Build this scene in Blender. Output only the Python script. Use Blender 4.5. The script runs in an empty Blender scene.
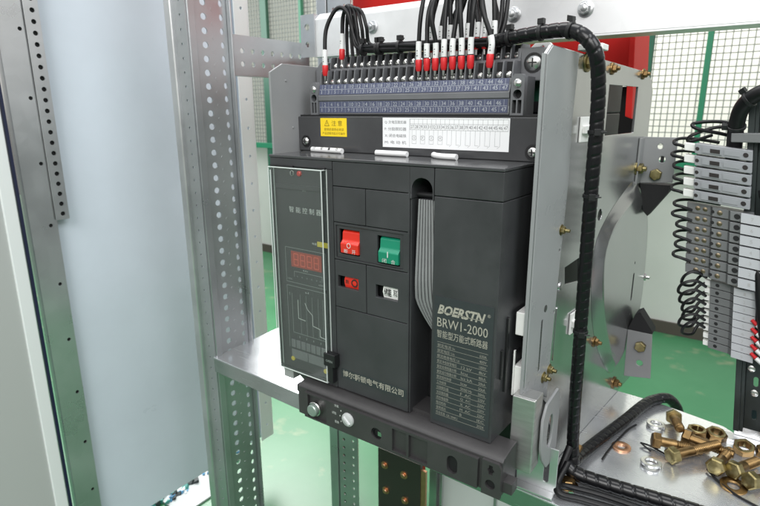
import bpy, bmesh, math, random
from math import sin, cos, pi, radians, sqrt
from mathutils import Vector as V, Matrix
from mathutils.geometry import tessellate_polygon

random.seed(7)
SC = bpy.context.scene
COL = SC.collection
S = 0.00119            # one drawing unit in metres

# ------------------------------------------------------------------ camera
RT = V((0.81323407, 0.5819196, -0.00446345))
DN = V((0.14370426, -0.20824769, -0.96746162))
FW = V((-0.56391438, 0.78613134, -0.25297844))
cd = bpy.data.cameras.new('camera')
cam = bpy.data.objects.new('camera', cd); COL.objects.link(cam)
M = Matrix.Identity(4)
for i in range(3):
    M[i][0] = RT[i]; M[i][1] = -DN[i]; M[i][2] = -FW[i]
CAMP = V((502.39, -471.64, 52.81))
for i in range(3):
    M[i][3] = CAMP[i] * S
cam.matrix_world = M
cd.sensor_width = 36.0
cd.lens = 551.0953 * 36 / 760
cd.clip_start = 0.01; cd.clip_end = 60
cd.dof.use_dof = True
cd.dof.focus_distance = 0.72
cd.dof.aperture_fstop = 10.0
SC.camera = cam

# ------------------------------------------------------------------ light
w = bpy.data.worlds.new('World'); SC.world = w; w.use_nodes = True
nt = w.node_tree; nt.nodes.clear()
out = nt.nodes.new('ShaderNodeOutputWorld'); bg = nt.nodes.new('ShaderNodeBackground')
tc = nt.nodes.new('ShaderNodeTexCoord'); sx = nt.nodes.new('ShaderNodeSeparateXYZ')
mr = nt.nodes.new('ShaderNodeMapRange'); mr.inputs['From Min'].default_value = -1; mr.inputs['From Max'].default_value = 1
cr = nt.nodes.new('ShaderNodeValToRGB')
nt.links.new(tc.outputs['Generated'], sx.inputs[0]); nt.links.new(sx.outputs['Z'], mr.inputs['Value'])
nt.links.new(mr.outputs[0], cr.inputs[0]); nt.links.new(cr.outputs[0], bg.inputs[0]); nt.links.new(bg.outputs[0], out.inputs[0])
el = cr.color_ramp.elements
el[0].position = 0.0; el[0].color = (0.10, 0.16, 0.12, 1)
el[1].position = 1.0; el[1].color = (0.75, 0.80, 0.86, 1)
for p, c in ((0.40, (0.16, 0.17, 0.165, 1)), (0.485, (0.20, 0.20, 0.195, 1)), (0.53, (0.62, 0.62, 0.59, 1)), (0.62, (1.0, 1.0, 0.97, 1)), (0.75, (0.52, 0.55, 0.59, 1))):
    e = el.new(p); e.color = c
bg.inputs[1].default_value = 0.62

def area(name, loc, target, size, power, col=(1, 1, 1), sy=None):
    l = bpy.data.lights.new(name, 'AREA'); l.energy = power; l.size = size; l.color = col
    if sy: l.shape = 'RECTANGLE'; l.size_y = sy
    o = bpy.data.objects.new(name, l); COL.objects.link(o)
    o.location = V(loc) * S
    o.rotation_euler = (V(target) - V(loc)).to_track_quat('-Z', 'Y').to_euler()
    return o
area('ceiling_light', (-500, 200, 2300), (0, 200, 0), 1.6, 46, (1, 0.99, 0.96), 3.0)
area('window_light', (-2600, 900, 900), (0, 500, -300), 2.2, 46, (0.97, 1, 0.99), 1.6)
area('bay_light', (700, -1900, 1300), (150, 100, 0), 2.0, 40, (1, 0.99, 0.97), 1.4)
area('wall_fill_light', (-600, 2900, 1300), (-600, 3600, 300), 4.0, 44, (1, 0.99, 0.95), 1.5)  # added lamp, out of view, brightens the far wall
area('panel_fill_light', (1900, -300, 1500), (-450, 100, -50), 1.6, 22, (0.97, 0.99, 1.0), 1.2)  # added fill lamp, out of view, lifts the pale side panel
dl = area('floor_fill_light', (-1700, 1500, 700), (-620, 900, -890), 1.1, 12, (1, 1, 0.98), 1.1); dl.data.spread = radians(75)  # unseen area lamp added to brighten the floor on the left
SC.view_settings.view_transform = 'Standard'
SC.view_settings.look = 'None'
SC.view_settings.exposure = 0.66
SC.view_settings.gamma = 1.0
SC.cycles.max_bounces = 8
SC.cycles.transparent_max_bounces = 16
SC.cycles.use_denoising = True
SC.cycles.caustics_reflective = False
SC.cycles.caustics_refractive = False

# ------------------------------------------------------------------ materials
MATS = {}
def mat(name, col, rough=0.5, metal=0.0, noise=0.0, nscale=60.0, bump=0.0, bscale=300.0, rvar=0.0, spec=0.5, coat=0.0, tint2=None, stretch=None):
    if name in MATS: return MATS[name]
    m = bpy.data.materials.new(name); m.use_nodes = True
    t = m.node_tree; b = t.nodes['Principled BSDF']
    b.inputs['Base Color'].default_value = (*col, 1)
    b.inputs['Roughness'].default_value = rough
    b.inputs['Metallic'].default_value = metal
    b.inputs['Specular IOR Level'].default_value = spec
    if coat: b.inputs['Coat Weight'].default_value = coat; b.inputs['Coat Roughness'].default_value = 0.08
    g = t.nodes.new('ShaderNodeTexCoord')
    src = g.outputs['Object']
    if stretch:
        mp = t.nodes.new('ShaderNodeMapping'); mp.inputs['Scale'].default_value = stretch
        t.links.new(src, mp.inputs[0]); src = mp.outputs[0]
    if noise or rvar:
        n = t.nodes.new('ShaderNodeTexNoise'); n.inputs['Scale'].default_value = nscale; n.inputs['Detail'].default_value = 5
        n.inputs['Roughness'].default_value = 0.6
        t.links.new(src, n.inputs['Vector'])
        if noise:
            r = t.nodes.new('ShaderNodeValToRGB')
            a = [max(0, c * (1 - noise)) for c in col]; d = [min(1, c * (1 + noise)) for c in col]
            if tint2: d = list(tint2)
            r.color_ramp.elements[0].position = 0.32; r.color_ramp.elements[0].color = (*a, 1)
            r.color_ramp.elements[1].position = 0.68; r.color_ramp.elements[1].color = (*d, 1)
            t.links.new(n.outputs['Fac'], r.inputs[0]); t.links.new(r.outputs[0], b.inputs['Base Color'])
        if rvar:
            q = t.nodes.new('ShaderNodeMapRange'); q.inputs['From Min'].default_value = 0.3; q.inputs['From Max'].default_value = 0.7
            q.inputs['To Min'].default_value = max(0.02, rough - rvar); q.inputs['To Max'].default_value = rough + rvar
            t.links.new(n.outputs['Fac'], q.inputs['Value']); t.links.new(q.outputs[0], b.inputs['Roughness'])
    if bump:
        n2 = t.nodes.new('ShaderNodeTexNoise'); n2.inputs['Scale'].default_value = bscale; n2.inputs['Detail'].default_value = 3
        t.links.new(src, n2.inputs['Vector'])
        bp = t.nodes.new('ShaderNodeBump'); bp.inputs['Strength'].default_value = bump; bp.inputs['Distance'].default_value = 0.001
        t.links.new(n2.outputs['Fac'], bp.inputs['Height']); t.links.new(bp.outputs[0], b.inputs['Normal'])
    MATS[name] = m
    return m

def spangle(name, col, rough, scale=45.0, metal=0.9, scratch=0.16):
    """galvanised sheet: crystal patches of slightly different grey and gloss, plus faint smears"""
    m = bpy.data.materials.new(name); m.use_nodes = True
    t = m.node_tree; b = t.nodes['Principled BSDF']; b.inputs['Metallic'].default_value = metal
    g = t.nodes.new('ShaderNodeTexCoord')
    v = t.nodes.new('ShaderNodeTexVoronoi'); v.inputs['Scale'].default_value = scale
    n = t.nodes.new('ShaderNodeTexNoise'); n.inputs['Scale'].default_value = 7; n.inputs['Detail'].default_value = 2
    t.links.new(g.outputs['Object'], v.inputs['Vector']); t.links.new(g.outputs['Object'], n.inputs['Vector'])
    bw = t.nodes.new('ShaderNodeRGBToBW'); t.links.new(v.outputs['Color'], bw.inputs[0])
    mx = t.nodes.new('ShaderNodeMath'); mx.operation = 'MULTIPLY_ADD'; mx.inputs[1].default_value = 0.12
    t.links.new(bw.outputs[0], mx.inputs[0]); t.links.new(n.outputs['Fac'], mx.inputs[2])
    r = t.nodes.new('ShaderNodeValToRGB'); r.color_ramp.elements[0].position = 0.30; r.color_ramp.elements[1].position = 0.85
    r.color_ramp.elements[0].color = (*[c * 0.88 for c in col], 1); r.color_ramp.elements[1].color = (*[min(1, c * 1.08) for c in col], 1)
    t.links.new(mx.outputs[0], r.inputs[0]); t.links.new(r.outputs[0], b.inputs['Base Color'])
    q = t.nodes.new('ShaderNodeMapRange'); q.inputs['From Min'].default_value = 0.35; q.inputs['From Max'].default_value = 0.95
    q.inputs['To Min'].default_value = rough * 0.75; q.inputs['To Max'].default_value = rough * 1.3
    t.links.new(mx.outputs[0], q.inputs['Value'])
    tot = q.outputs[0]
    for rot, sc in (((0.2, 0.1, 0.5), (14, 420, 420)), ((0.1, 0.3, -0.9), (18, 520, 520))):
        mp = t.nodes.new('ShaderNodeMapping'); mp.inputs['Rotation'].default_value = rot; mp.inputs['Scale'].default_value = sc
        ns = t.nodes.new('ShaderNodeTexNoise'); ns.inputs['Scale'].default_value = 1.0; ns.inputs['Detail'].default_value = 2
        t.links.new(g.outputs['Object'], mp.inputs[0]); t.links.new(mp.outputs[0], ns.inputs['Vector'])
        k = t.nodes.new('ShaderNodeMapRange'); k.inputs['From Min'].default_value = 0.69; k.inputs['From Max'].default_value = 0.75; k.inputs['To Max'].default_value = scratch
        t.links.new(ns.outputs['Fac'], k.inputs['Value'])
        ad = t.nodes.new('ShaderNodeMath'); t.links.new(tot, ad.inputs[0]); t.links.new(k.outputs[0], ad.inputs[1]); tot = ad.outputs[0]
    t.links.new(tot, b.inputs['Roughness'])
    MATS[name] = m
    return m

ABS = mat('charcoal_abs', (0.044, 0.045, 0.048), 0.40, noise=0.16, nscale=14, bump=0.10, bscale=2600, rvar=0.11)
GLOSS = mat('glossy_charcoal', (0.060, 0.061, 0.064), 0.17, noise=0.10, nscale=20, rvar=0.06)
BROWN = mat('fascia_plastic', (0.044, 0.042, 0.043), 0.42, noise=0.12, nscale=25, bump=0.10, bscale=2600, rvar=0.05)
BLACK = mat('black_plastic', (0.010, 0.010, 0.011), 0.45)
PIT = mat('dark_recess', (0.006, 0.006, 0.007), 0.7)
PLATE = mat('name_plate', (0.036, 0.041, 0.045), 0.38, noise=0.06, nscale=30)
TERM = mat('terminal_grey', (0.15, 0.153, 0.162), 0.42, noise=0.07, nscale=30, bump=0.06, bscale=2500)
GAPSHADE = mat('lever_gap_shade', (0.045, 0.047, 0.052), 0.5)
BLUE = mat('marker_strip_blue', (0.085, 0.095, 0.16), 0.45, noise=0.08, nscale=40)
SILK = mat('silk_print', (0.62, 0.64, 0.62), 0.6)
SILKD = mat('faint_print', (0.30, 0.34, 0.32), 0.6)
GOLDT = mat('champagne_print', (0.38, 0.365, 0.31), 0.45)
INK = mat('black_ink', (0.02, 0.02, 0.02), 0.6)
INKG = mat('grey_ink', (0.16, 0.16, 0.17), 0.6)
YEL = mat('yellow_sticker', (0.95, 0.68, 0.02), 0.4)
WPAPER = mat('white_sticker', (0.90, 0.91, 0.92), 0.4)
WPLAST = mat('white_plastic', (0.88, 0.88, 0.86), 0.4, noise=0.03, nscale=60)
RED = mat('red_button', (0.72, 0.030, 0.015), 0.30, coat=0.3)
GREEN = mat('green_button', (0.010, 0.24, 0.14), 0.30, coat=0.3)
LEDW = mat('display_window', (0.36, 0.06, 0.04), 0.35)
LEDS = mat('display_segments', (0.70, 0.13, 0.08), 0.4)
LEVER = mat('lever_grey', (0.26, 0.262, 0.268), 0.42, noise=0.06, nscale=40)
ZINC = spangle('galvanised_sheet', (0.66, 0.67, 0.68), 0.33)
ZINCP = spangle('plated_side_sheet', (0.58, 0.585, 0.59), 0.22, 70, 0.9, 0.0)
ZINCD = spangle('upright_sheet', (0.50, 0.515, 0.53), 0.36, 60, 0.85)
BEAMM = spangle('beam_sheet', (0.86, 0.86, 0.87), 0.46, 50, 0.45)
SHELFM = spangle('shelf_sheet', (0.82, 0.84, 0.87), 0.25, 30, 0.82)
PAINTG = mat('grey_enamel', (0.28, 0.285, 0.29), 0.38, noise=0.05, nscale=15, rvar=0.05)
ALU = mat('brushed_bracket', (0.55, 0.55, 0.54), 0.38, metal=0.85, noise=0.10, nscale=30, stretch=(1, 1, 8), bump=0.05, bscale=500)
STEEL = mat('bright_steel', (0.66, 0.66, 0.64), 0.25, metal=1.0, noise=0.1, nscale=120)
BRASS = mat('yellow_zinc', (0.30, 0.24, 0.095), 0.38, metal=1.0, noise=0.35, nscale=70, tint2=(0.42, 0.36, 0.19), rvar=0.08, bump=0.08, bscale=900)
BRASSD = mat('bronze_zinc', (0.25, 0.16, 0.07), 0.36, metal=1.0, noise=0.25, nscale=90, rvar=0.08, bump=0.08, bscale=900)
COPPER = mat('copper_plain', (0.62, 0.34, 0.20), 0.38, metal=1.0, noise=0.12, nscale=60)
CABLE = mat('black_cable', (0.006, 0.006, 0.007), 0.42, noise=0.2, nscale=80, spec=0.35)
WRAP = mat('black_spiral_wrap', (0.006, 0.006, 0.007), 0.25, noise=0.15, nscale=80, spec=0.42)
FERR = mat('red_ferrule', (0.62, 0.020, 0.025), 0.38)
FERR2 = mat('crimson_ferrule', (0.42, 0.012, 0.018), 0.38)
SLEEVE = mat('white_sleeve', (0.80, 0.80, 0.80), 0.42)
DOORM = mat('pale_enamel', (0.68, 0.74, 0.83), 0.36, noise=0.035, nscale=5, bump=0.35, bscale=5, rvar=0.09)
DOORW = mat('warm_enamel', (0.45, 0.46, 0.45), 0.42, bump=0.10, bscale=700)
WHITEP = mat('white_paint', (0.78, 0.80, 0.80), 0.45)
GASKET = mat('blue_gasket', (0.012, 0.016, 0.05), 0.5)
FENCE = mat('fence_green', (0.008, 0.085, 0.048), 0.45)
FENCEL = mat('fence_bright_green', (0.010, 0.17, 0.085), 0.45)
WIREM = mat('mesh_wire', (0.15, 0.165, 0.15), 0.5)
REDP = mat('red_enamel', (0.55, 0.018, 0.014), 0.55, spec=0.25)
MODG = mat('module_grey', (0.30, 0.31, 0.33), 0.5, noise=0.04, nscale=40)
MODD = mat('module_midgrey', (0.17, 0.175, 0.18), 0.5, noise=0.06, nscale=40)
DINB = mat('dark_rail', (0.045, 0.055, 0.055), 0.35, metal=0.6)
WALLM = mat('wall_white', (0.80, 0.785, 0.72), 0.7)
LOWW = mat('low_wall_grey', (0.52, 0.53, 0.50), 0.5, noise=0.04, nscale=4)
SKIRT = mat('skirting_dark', (0.06, 0.05, 0.04), 0.6)
BUSB = mat('busbar_dark', (0.060, 0.058, 0.050), 0.3, metal=0.5)

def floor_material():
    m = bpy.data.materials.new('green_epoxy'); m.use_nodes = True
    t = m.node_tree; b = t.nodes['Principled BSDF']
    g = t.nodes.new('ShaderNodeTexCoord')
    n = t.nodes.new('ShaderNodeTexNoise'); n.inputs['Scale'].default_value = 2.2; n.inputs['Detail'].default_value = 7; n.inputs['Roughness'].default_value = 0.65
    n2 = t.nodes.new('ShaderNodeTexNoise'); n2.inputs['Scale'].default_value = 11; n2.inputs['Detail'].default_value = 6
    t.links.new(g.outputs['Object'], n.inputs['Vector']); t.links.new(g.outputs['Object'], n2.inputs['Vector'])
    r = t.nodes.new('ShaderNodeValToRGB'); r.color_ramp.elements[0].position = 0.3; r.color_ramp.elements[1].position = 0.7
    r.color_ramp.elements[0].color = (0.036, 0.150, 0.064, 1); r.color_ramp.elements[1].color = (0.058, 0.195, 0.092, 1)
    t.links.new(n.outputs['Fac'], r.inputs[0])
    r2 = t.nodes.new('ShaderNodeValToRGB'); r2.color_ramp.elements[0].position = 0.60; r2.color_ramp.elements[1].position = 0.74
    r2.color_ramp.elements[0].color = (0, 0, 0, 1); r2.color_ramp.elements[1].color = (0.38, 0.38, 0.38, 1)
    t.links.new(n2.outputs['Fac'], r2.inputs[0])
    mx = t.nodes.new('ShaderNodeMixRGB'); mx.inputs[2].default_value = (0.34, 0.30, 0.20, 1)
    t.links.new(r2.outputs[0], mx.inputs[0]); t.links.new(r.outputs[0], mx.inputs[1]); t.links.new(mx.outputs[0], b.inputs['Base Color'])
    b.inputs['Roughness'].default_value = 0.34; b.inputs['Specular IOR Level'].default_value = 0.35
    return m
FLOORM = floor_material()

def clear_material():
    m = bpy.data.materials.new('clear_acrylic'); m.use_nodes = True
    t = m.node_tree; t.nodes.clear()
    o = t.nodes.new('ShaderNodeOutputMaterial'); tr = t.nodes.new('ShaderNodeBsdfTransparent'); gl = t.nodes.new('ShaderNodeBsdfGlossy')
    tr.inputs[0].default_value = (0.93, 0.95, 0.94, 1); gl.inputs['Roughness'].default_value = 0.06; gl.inputs[0].default_value = (1, 1, 1, 1)
    lw = t.nodes.new('ShaderNodeLayerWeight'); lw.inputs['Blend'].default_value = 0.5
    pw = t.nodes.new('ShaderNodeMath'); pw.operation = 'POWER'; pw.inputs[1].default_value = 4.0
    fr = t.nodes.new('ShaderNodeMath'); fr.operation = 'MULTIPLY_ADD'; fr.inputs[1].default_value = 0.35; fr.inputs[2].default_value = 0.075
    t.links.new(lw.outputs['Facing'], pw.inputs[0]); t.links.new(pw.outputs[0], fr.inputs[0])
    mx = t.nodes.new('ShaderNodeMixShader')
    t.links.new(fr.outputs[0], mx.inputs[0]); t.links.new(tr.outputs[0], mx.inputs[1]); t.links.new(gl.outputs[0], mx.inputs[2]); t.links.new(mx.outputs[0], o.inputs[0])
    return m
CLEAR = clear_material()
def glint_material():
    m = bpy.data.materials.new('acrylic_edge_glint'); m.use_nodes = True
    t = m.node_tree; b = t.nodes['Principled BSDF']
    b.inputs['Base Color'].default_value = (0.80, 0.85, 0.83, 1); b.inputs['Roughness'].default_value = 0.12
    b.inputs['Alpha'].default_value = 0.6
    return m
GLINT = glint_material()

# ------------------------------------------------------------------ mesh builder
class MB:
    def __init__(s, shear=None):
        s.v = []; s.f = []; s.mi = []; s.m = 0; s.shear = shear
    def add(s, vs, fs):
        b = len(s.v); s.v += [V(q) for q in vs]
        for f in fs: s.f.append([b + i for i in f]); s.mi.append(s.m)
        return s
    def box(s, x0, x1, y0, y1, z0, z1, taper=0):
        p = [(x0, y0, z0), (x1, y0, z0), (x1, y1, z0), (x0, y1, z0), (x0, y0, z1), (x1, y0, z1), (x1, y1, z1), (x0, y1, z1)]
        return s.add(p, [(0, 3, 2, 1), (4, 5, 6, 7), (0, 1, 5, 4), (1, 2, 6, 5), (2, 3, 7, 6), (3, 0, 4, 7)])
    def hexa(s, p):
        return s.add(p, [(0, 3, 2, 1), (4, 5, 6, 7), (0, 1, 5, 4), (1, 2, 6, 5), (2, 3, 7, 6), (3, 0, 4, 7)])
    def frame(s, ax):
        a = V(ax).normalized()
        u = a.cross(V((0, 0, 1)))
        if u.length < 1e-3: u = a.cross(V((0, 1, 0)))
        u.normalize(); return a, u, a.cross(u)
    def cyl(s, p0, p1, r0, r1=None, seg=20, rot=0):
        p0 = V(p0); p1 = V(p1); r1 = r0 if r1 is None else r1
        a, u, w_ = s.frame(p1 - p0); n = seg
        vs = [p0 + r0 * (cos(rot + 2 * pi * i / n) * u + sin(rot + 2 * pi * i / n) * w_) for i in range(n)]
        vs += [p1 + r1 * (cos(rot + 2 * pi * i / n) * u + sin(rot + 2 * pi * i / n) * w_) for i in range(n)]
        fs = [(i, i + n, (i + 1) % n + n, (i + 1) % n) for i in range(n)]
        fs += [tuple(range(n)), tuple(range(2 * n - 1, n - 1, -1))]
        return s.add(vs, fs)
    def lathe(s, o, ax, prof, seg=24, rot=0, closed=False):
        """profile of (radius, height); open ends are capped unless radius is zero or the profile is closed"""
        o = V(o); a, u, w_ = s.frame(ax); n = seg; vs = []
        for r, h in prof:
            for i in range(n):
                t = rot + 2 * pi * i / n
                vs.append(o + a * h + r * (cos(t) * u + sin(t) * w_))
        fs = []; k = len(prof)
        for j in range(k if closed else k - 1):
            j2 = (j + 1) % k
            for i in range(n):
                i2 = (i + 1) % n
                fs.append((j * n + i, j2 * n + i, j2 * n + i2, j * n + i2))
        if not closed:
            fs.append(tuple(range(n))); fs.append(tuple(range(k * n - 1, (k - 1) * n - 1, -1)))
        return s.add(vs, fs)
    def tube(s, pts, r, seg=10, rf=None, caps=True):
        pts = [V(p) for p in pts]; n = len(pts); vs = []
        t0 = (pts[1] - pts[0]).normalized(); _, u, _ = s.frame(t0)
        for i, p in enumerate(pts):
            t = (pts[min(i + 1, n - 1)] - pts[max(i - 1, 0)]).normalized()
            u = (u - t * u.dot(t)).normalized(); w_ = t.cross(u)
            for k in range(seg):
                a = 2 * pi * k / seg
                rr = rf(i, a) if rf else r
                vs.append(p + rr * (cos(a) * u + sin(a) * w_))
        fs = []
        for i in range(n - 1):
            for k in range(seg):
                k2 = (k + 1) % seg
                fs.append((i * seg + k, i * seg + k2, (i + 1) * seg + k2, (i + 1) * seg + k))
        if caps: fs.append(tuple(range(seg - 1, -1, -1))); fs.append(tuple(range((n - 1) * seg, n * seg)))
        return s.add(vs, fs)
    def plate(s, outline, holes, o, u, v_, n, th):
        """flat sheet with real holes: outline and holes are (a, b) lists in the frame o, u, v; thickness th along n"""
        o = V(o); u = V(u); v_ = V(v_); n = V(n).normalized()
        loops = [[V((a, b, 0)) for a, b in outline]] + [[V((a, b, 0)) for a, b in h] for h in holes]
        tri = tessellate_polygon(loops)
        flat = [p for l in loops for p in l]
        P = [o + u * p.x + v_ * p.y for p in flat]; k = len(P)
        vs = P + [p + n * th for p in P]; fs = []
        nn = u.cross(v_); sgn = nn.dot(n) > 0
        for t in tri:
            a, b, c = (V(flat[i]) for i in t)
            ccw = (b - a).cross(c - a).z > 0
            f = t if ccw else t[::-1]           # +nn facing
            top = f if sgn else f[::-1]
            fs.append(tuple(i + k for i in top)); fs.append(tuple(top[::-1]))
        b = 0
        for l in loops:
            m = len(l)
            for i in range(m):
                fs.append((b + i, b + (i + 1) % m, b + (i + 1) % m + k, b + i + k))
            b += m
        return s.add(vs, fs)
    def prism(s, prof, o, u, v_, n, th):
        return s.plate(prof, [], o, u, v_, n, th)
    def ball(s, c, r, seg=12, rings=8, sq=(1, 1, 1)):
        c = V(c); vs = []; fs = []
        for j in range(rings + 1):
            t = pi * j / rings
            for i in range(seg):
                a = 2 * pi * i / seg
                vs.append(c + V((r * sin(t) * cos(a) * sq[0], r * sin(t) * sin(a) * sq[1], r * cos(t) * sq[2])))
        for j in range(rings):
            for i in range(seg):
                fs.append((j * seg + i, (j + 1) * seg + i, (j + 1) * seg + (i + 1) % seg, j * seg + (i + 1) % seg))
        return s.add(vs, fs)
    def text(s, body, o, u, v_, a0, b0, wd, ht, n, shear=0.0, bold=0.0, lift=0.12):
        """lettering fitted to the box a0..a0+wd, b0..b0+ht of the frame o, u, v"""
        key = (body, shear, bold)
        if key not in GLY:
            c = bpy.data.curves.new('lettering', 'FONT'); c.body = body; c.shear = shear; c.offset = bold; c.resolution_u = 2
            ob = bpy.data.objects.new('lettering', c); COL.objects.link(ob)
            bpy.context.view_layer.update()
            me = bpy.data.meshes.new_from_object(ob.evaluated_get(bpy.context.evaluated_depsgraph_get()))
            GLY[key] = ([tuple(q.co) for q in me.vertices], [tuple(p.vertices) for p in me.polygons])
            bpy.data.objects.remove(ob); bpy.data.curves.remove(c); bpy.data.meshes.remove(me)
        vs, fs = GLY[key]
        x0 = min(q[0] for q in vs); x1 = max(q[0] for q in vs); y0 = min(q[1] for q in vs); y1 = max(q[1] for q in vs)
        o = V(o); u = V(u); v_ = V(v_); n = V(n)
        kx = wd / max(x1 - x0, 1e-6); ky = ht / max(y1 - y0, 1e-6)
        return s.add([o + u * (a0 + (q[0] - x0) * kx) + v_ * (b0 + (q[1] - y0) * ky) + n * lift for q in vs], fs)
    def line(s, o, u, v_, n, a0, b0, a1, b1, wd, lift=0.12):
        o = V(o); u = V(u); v_ = V(v_); n = V(n)
        d = V((a1 - a0, b1 - b0, 0)); d.normalize(); px = V((-d.y, d.x, 0)) * (wd / 2)
        q = [(a0 + px.x, b0 + px.y), (a1 + px.x, b1 + px.y), (a1 - px.x, b1 - px.y), (a0 - px.x, b0 - px.y)]
        return s.add([o + u * a + v_ * b + n * lift for a, b in q], [(0, 1, 2, 3)])
GLY = {}

ORG = {}
def root_origin(o):
    while o.parent: o = o.parent
    return ORG.get(o.name, V((0, 0, 0)))

def build(name, mb, mats, parent=None, base=(0, 0, 0), bevel=0.0, smooth=38, segs=2):
    org = root_origin(parent) if parent else V(base)
    me = bpy.data.meshes.new(name)
    vs = mb.v
    if mb.shear: vs = [mb.shear(q) for q in vs]
    me.from_pydata([((q - org) * S)[:] for q in vs], [], mb.f)
    if not isinstance(mats, (list, tuple)): mats = [mats]
    for m in mats: me.materials.append(m)
    me.polygons.foreach_set('material_index', mb.mi)
    bm = bmesh.new(); bm.from_mesh(me)
    if len(mats) == 1: bmesh.ops.recalc_face_normals(bm, faces=bm.faces)
    bm.to_mesh(me); bm.free()
    me.update()
    me.polygons.foreach_set('use_smooth', [True] * len(me.polygons))
    me.set_sharp_from_angle(angle=radians(smooth))
    o = bpy.data.objects.new(name, me); COL.objects.link(o)
    if parent: o.parent = parent
    else:
        o.location = org * S; ORG[o.name] = org
    if bevel:
        b = o.modifiers.new('bevel', 'BEVEL'); b.width = bevel * S; b.segments = segs; b.limit_method = 'ANGLE'; b.angle_limit = radians(40)
        b.harden_normals = True
    return o

def tag(o, label=None, cat=None, group=None, kind=None):
    if label: o['label'] = label
    if cat: o['category'] = cat
    if group: o['group'] = group
    if kind: o['kind'] = kind
    return o
def thing(name, base, label, cat, group=None):
    o = bpy.data.objects.new(name, None); COL.objects.link(o); o.empty_display_size = 0.02
    o.location = V(base) * S; ORG[o.name] = V(base)
    return tag(o, label, cat, group)

def circ(cx, cy, r, n=14, ry=None):
    ry = ry or r
    return [(cx + r * cos(2 * pi * i / n), cy + ry * sin(2 * pi * i / n)) for i in range(n)]
def rect(x0, y0, x1, y1): return [(x0, y0), (x1, y0), (x1, y1), (x0, y1)]
def slot(cx, cy, r, l, n=6):
    p = [(cx + r * cos(pi * i / n), cy + l / 2 + r * sin(pi * i / n)) for i in range(n + 1)]
    return p + [(cx + r * cos(pi + pi * i / n), cy - l / 2 + r * sin(pi + pi * i / n)) for i in range(n + 1)]
def spline(pts, n=10):
    pts = [V(p) for p in pts]; q = [pts[0] * 2 - pts[1]] + pts + [pts[-1] * 2 - pts[-2]]; r = []
    for i in range(1, len(q) - 2):
        p0, p1, p2, p3 = q[i - 1:i + 3]
        for k in range(n):
            t = k / n
            r.append(0.5 * ((2 * p1) + (p2 - p0) * t + (2 * p0 - 5 * p1 + 4 * p2 - p3) * t * t + (3 * p1 - p0 - 3 * p2 + p3) * t ** 3))
    r.append(pts[-1]); return r
def resample(pts, step):
    out = [pts[0]]; acc = 0
    for a, b in zip(pts, pts[1:]):
        d = (b - a).length; t = step - acc
        while t <= d:
            out.append(a + (b - a) * (t / d)); t += step
        acc = (acc + d) % step if d else acc
        acc = d - (t - step)
    return out
X_, Y_, Z_ = (1, 0, 0), (0, 1, 0), (0, 0, 1); NY = (0, -1, 0)
FRT = lambda y: (0, y, 0)

# ================================================================== SETTING
FZ = -890
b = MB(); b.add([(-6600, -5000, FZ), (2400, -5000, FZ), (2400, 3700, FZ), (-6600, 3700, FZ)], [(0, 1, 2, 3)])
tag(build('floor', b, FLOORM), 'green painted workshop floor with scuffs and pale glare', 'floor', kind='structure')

b = MB(); b.box(-6500, 4500, 3600, 3660, FZ, 3000)
for k in range(-8, 7):
    b.box(k * 640, k * 640 + 26, 3588, 3600.5, FZ, 3000)
tag(build('wall', b, WALLM), 'bright white workshop wall far behind the green mesh fence', 'wall')
b = MB(); b.box(-5200, 2600, 2052, 2100, FZ + 0.5, -176); b.m = 1; b.box(-5200, 2600, 2040, 2052.5, FZ + 0.5, FZ + 52)
tag(build('low_wall', b, [LOWW, SKIRT]), 'low grey wall with dark skirting under the green mesh fence', 'low wall')

# ---- fence
fence = thing('mesh_fence', (-600, 2000, -170), 'green mesh fence with posts and rail behind the switchgear frame', 'fence')
b = MB(); x = -3400
while x < 1100:
    b.box(x, x + 3.2, 2000, 2003, -150, 1000); x += 23
z = -140
while z < 1000:
    b.box(-3400, 1100, 2003.1, 2006, z, z + 3.2); z += 24
build('wire_mesh', b, WIREM, fence)
for x, wd, m in ((-3000, 50, FENCE), (-2560, 20, FENCEL), (-2096, 52, FENCE), (-1800, 20, FENCEL), (-1300, 50, FENCE), (-700, 50, FENCE), (28, 40, FENCE), (236, 20, FENCEL), (700, 50, FENCE)):
    b = MB(); b.box(x - wd / 2, x + wd / 2, 1975, 1999, FZ if m is FENCE else -149.5, 1000); build('post', b, m, fence, bevel=2)
b = MB(); b.box(-3400, 1100, 1972, 1996, -182, -150); build('rail', b, FENCEL, fence, bevel=2)

# ---- red enclosure behind the beam
red = thing('red_cabinet', (20, 500, FZ), 'red sheet metal enclosure behind the galvanised crossbeam', 'enclosure')
b = MB(); b.box(-240, 300, 470, 560, 97, 330); build('body', b, REDP, red, bevel=4)
b = MB(); b.hexa([(301, 455, 40), (311, 455, 36), (311, 560, 36), (301, 560, 40), (296, 455, 170), (303, 455, 170), (303, 560, 170), (296, 560, 170)])
build('side_flap', b, REDP, red, bevel=1)
b = MB(); b.box(-112, -84, 500, 530, FZ, 96.5); build('stand', b, REDP, red)
b = MB(); b.box(220, 308, 566, 572, -70, 88); b.box(230, 250, 560.2, 565.8, 60, 140); build('opening_shade_board', b, BLACK, red, bevel=1)  # added board, its black stands in for shade behind the plate opening

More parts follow.
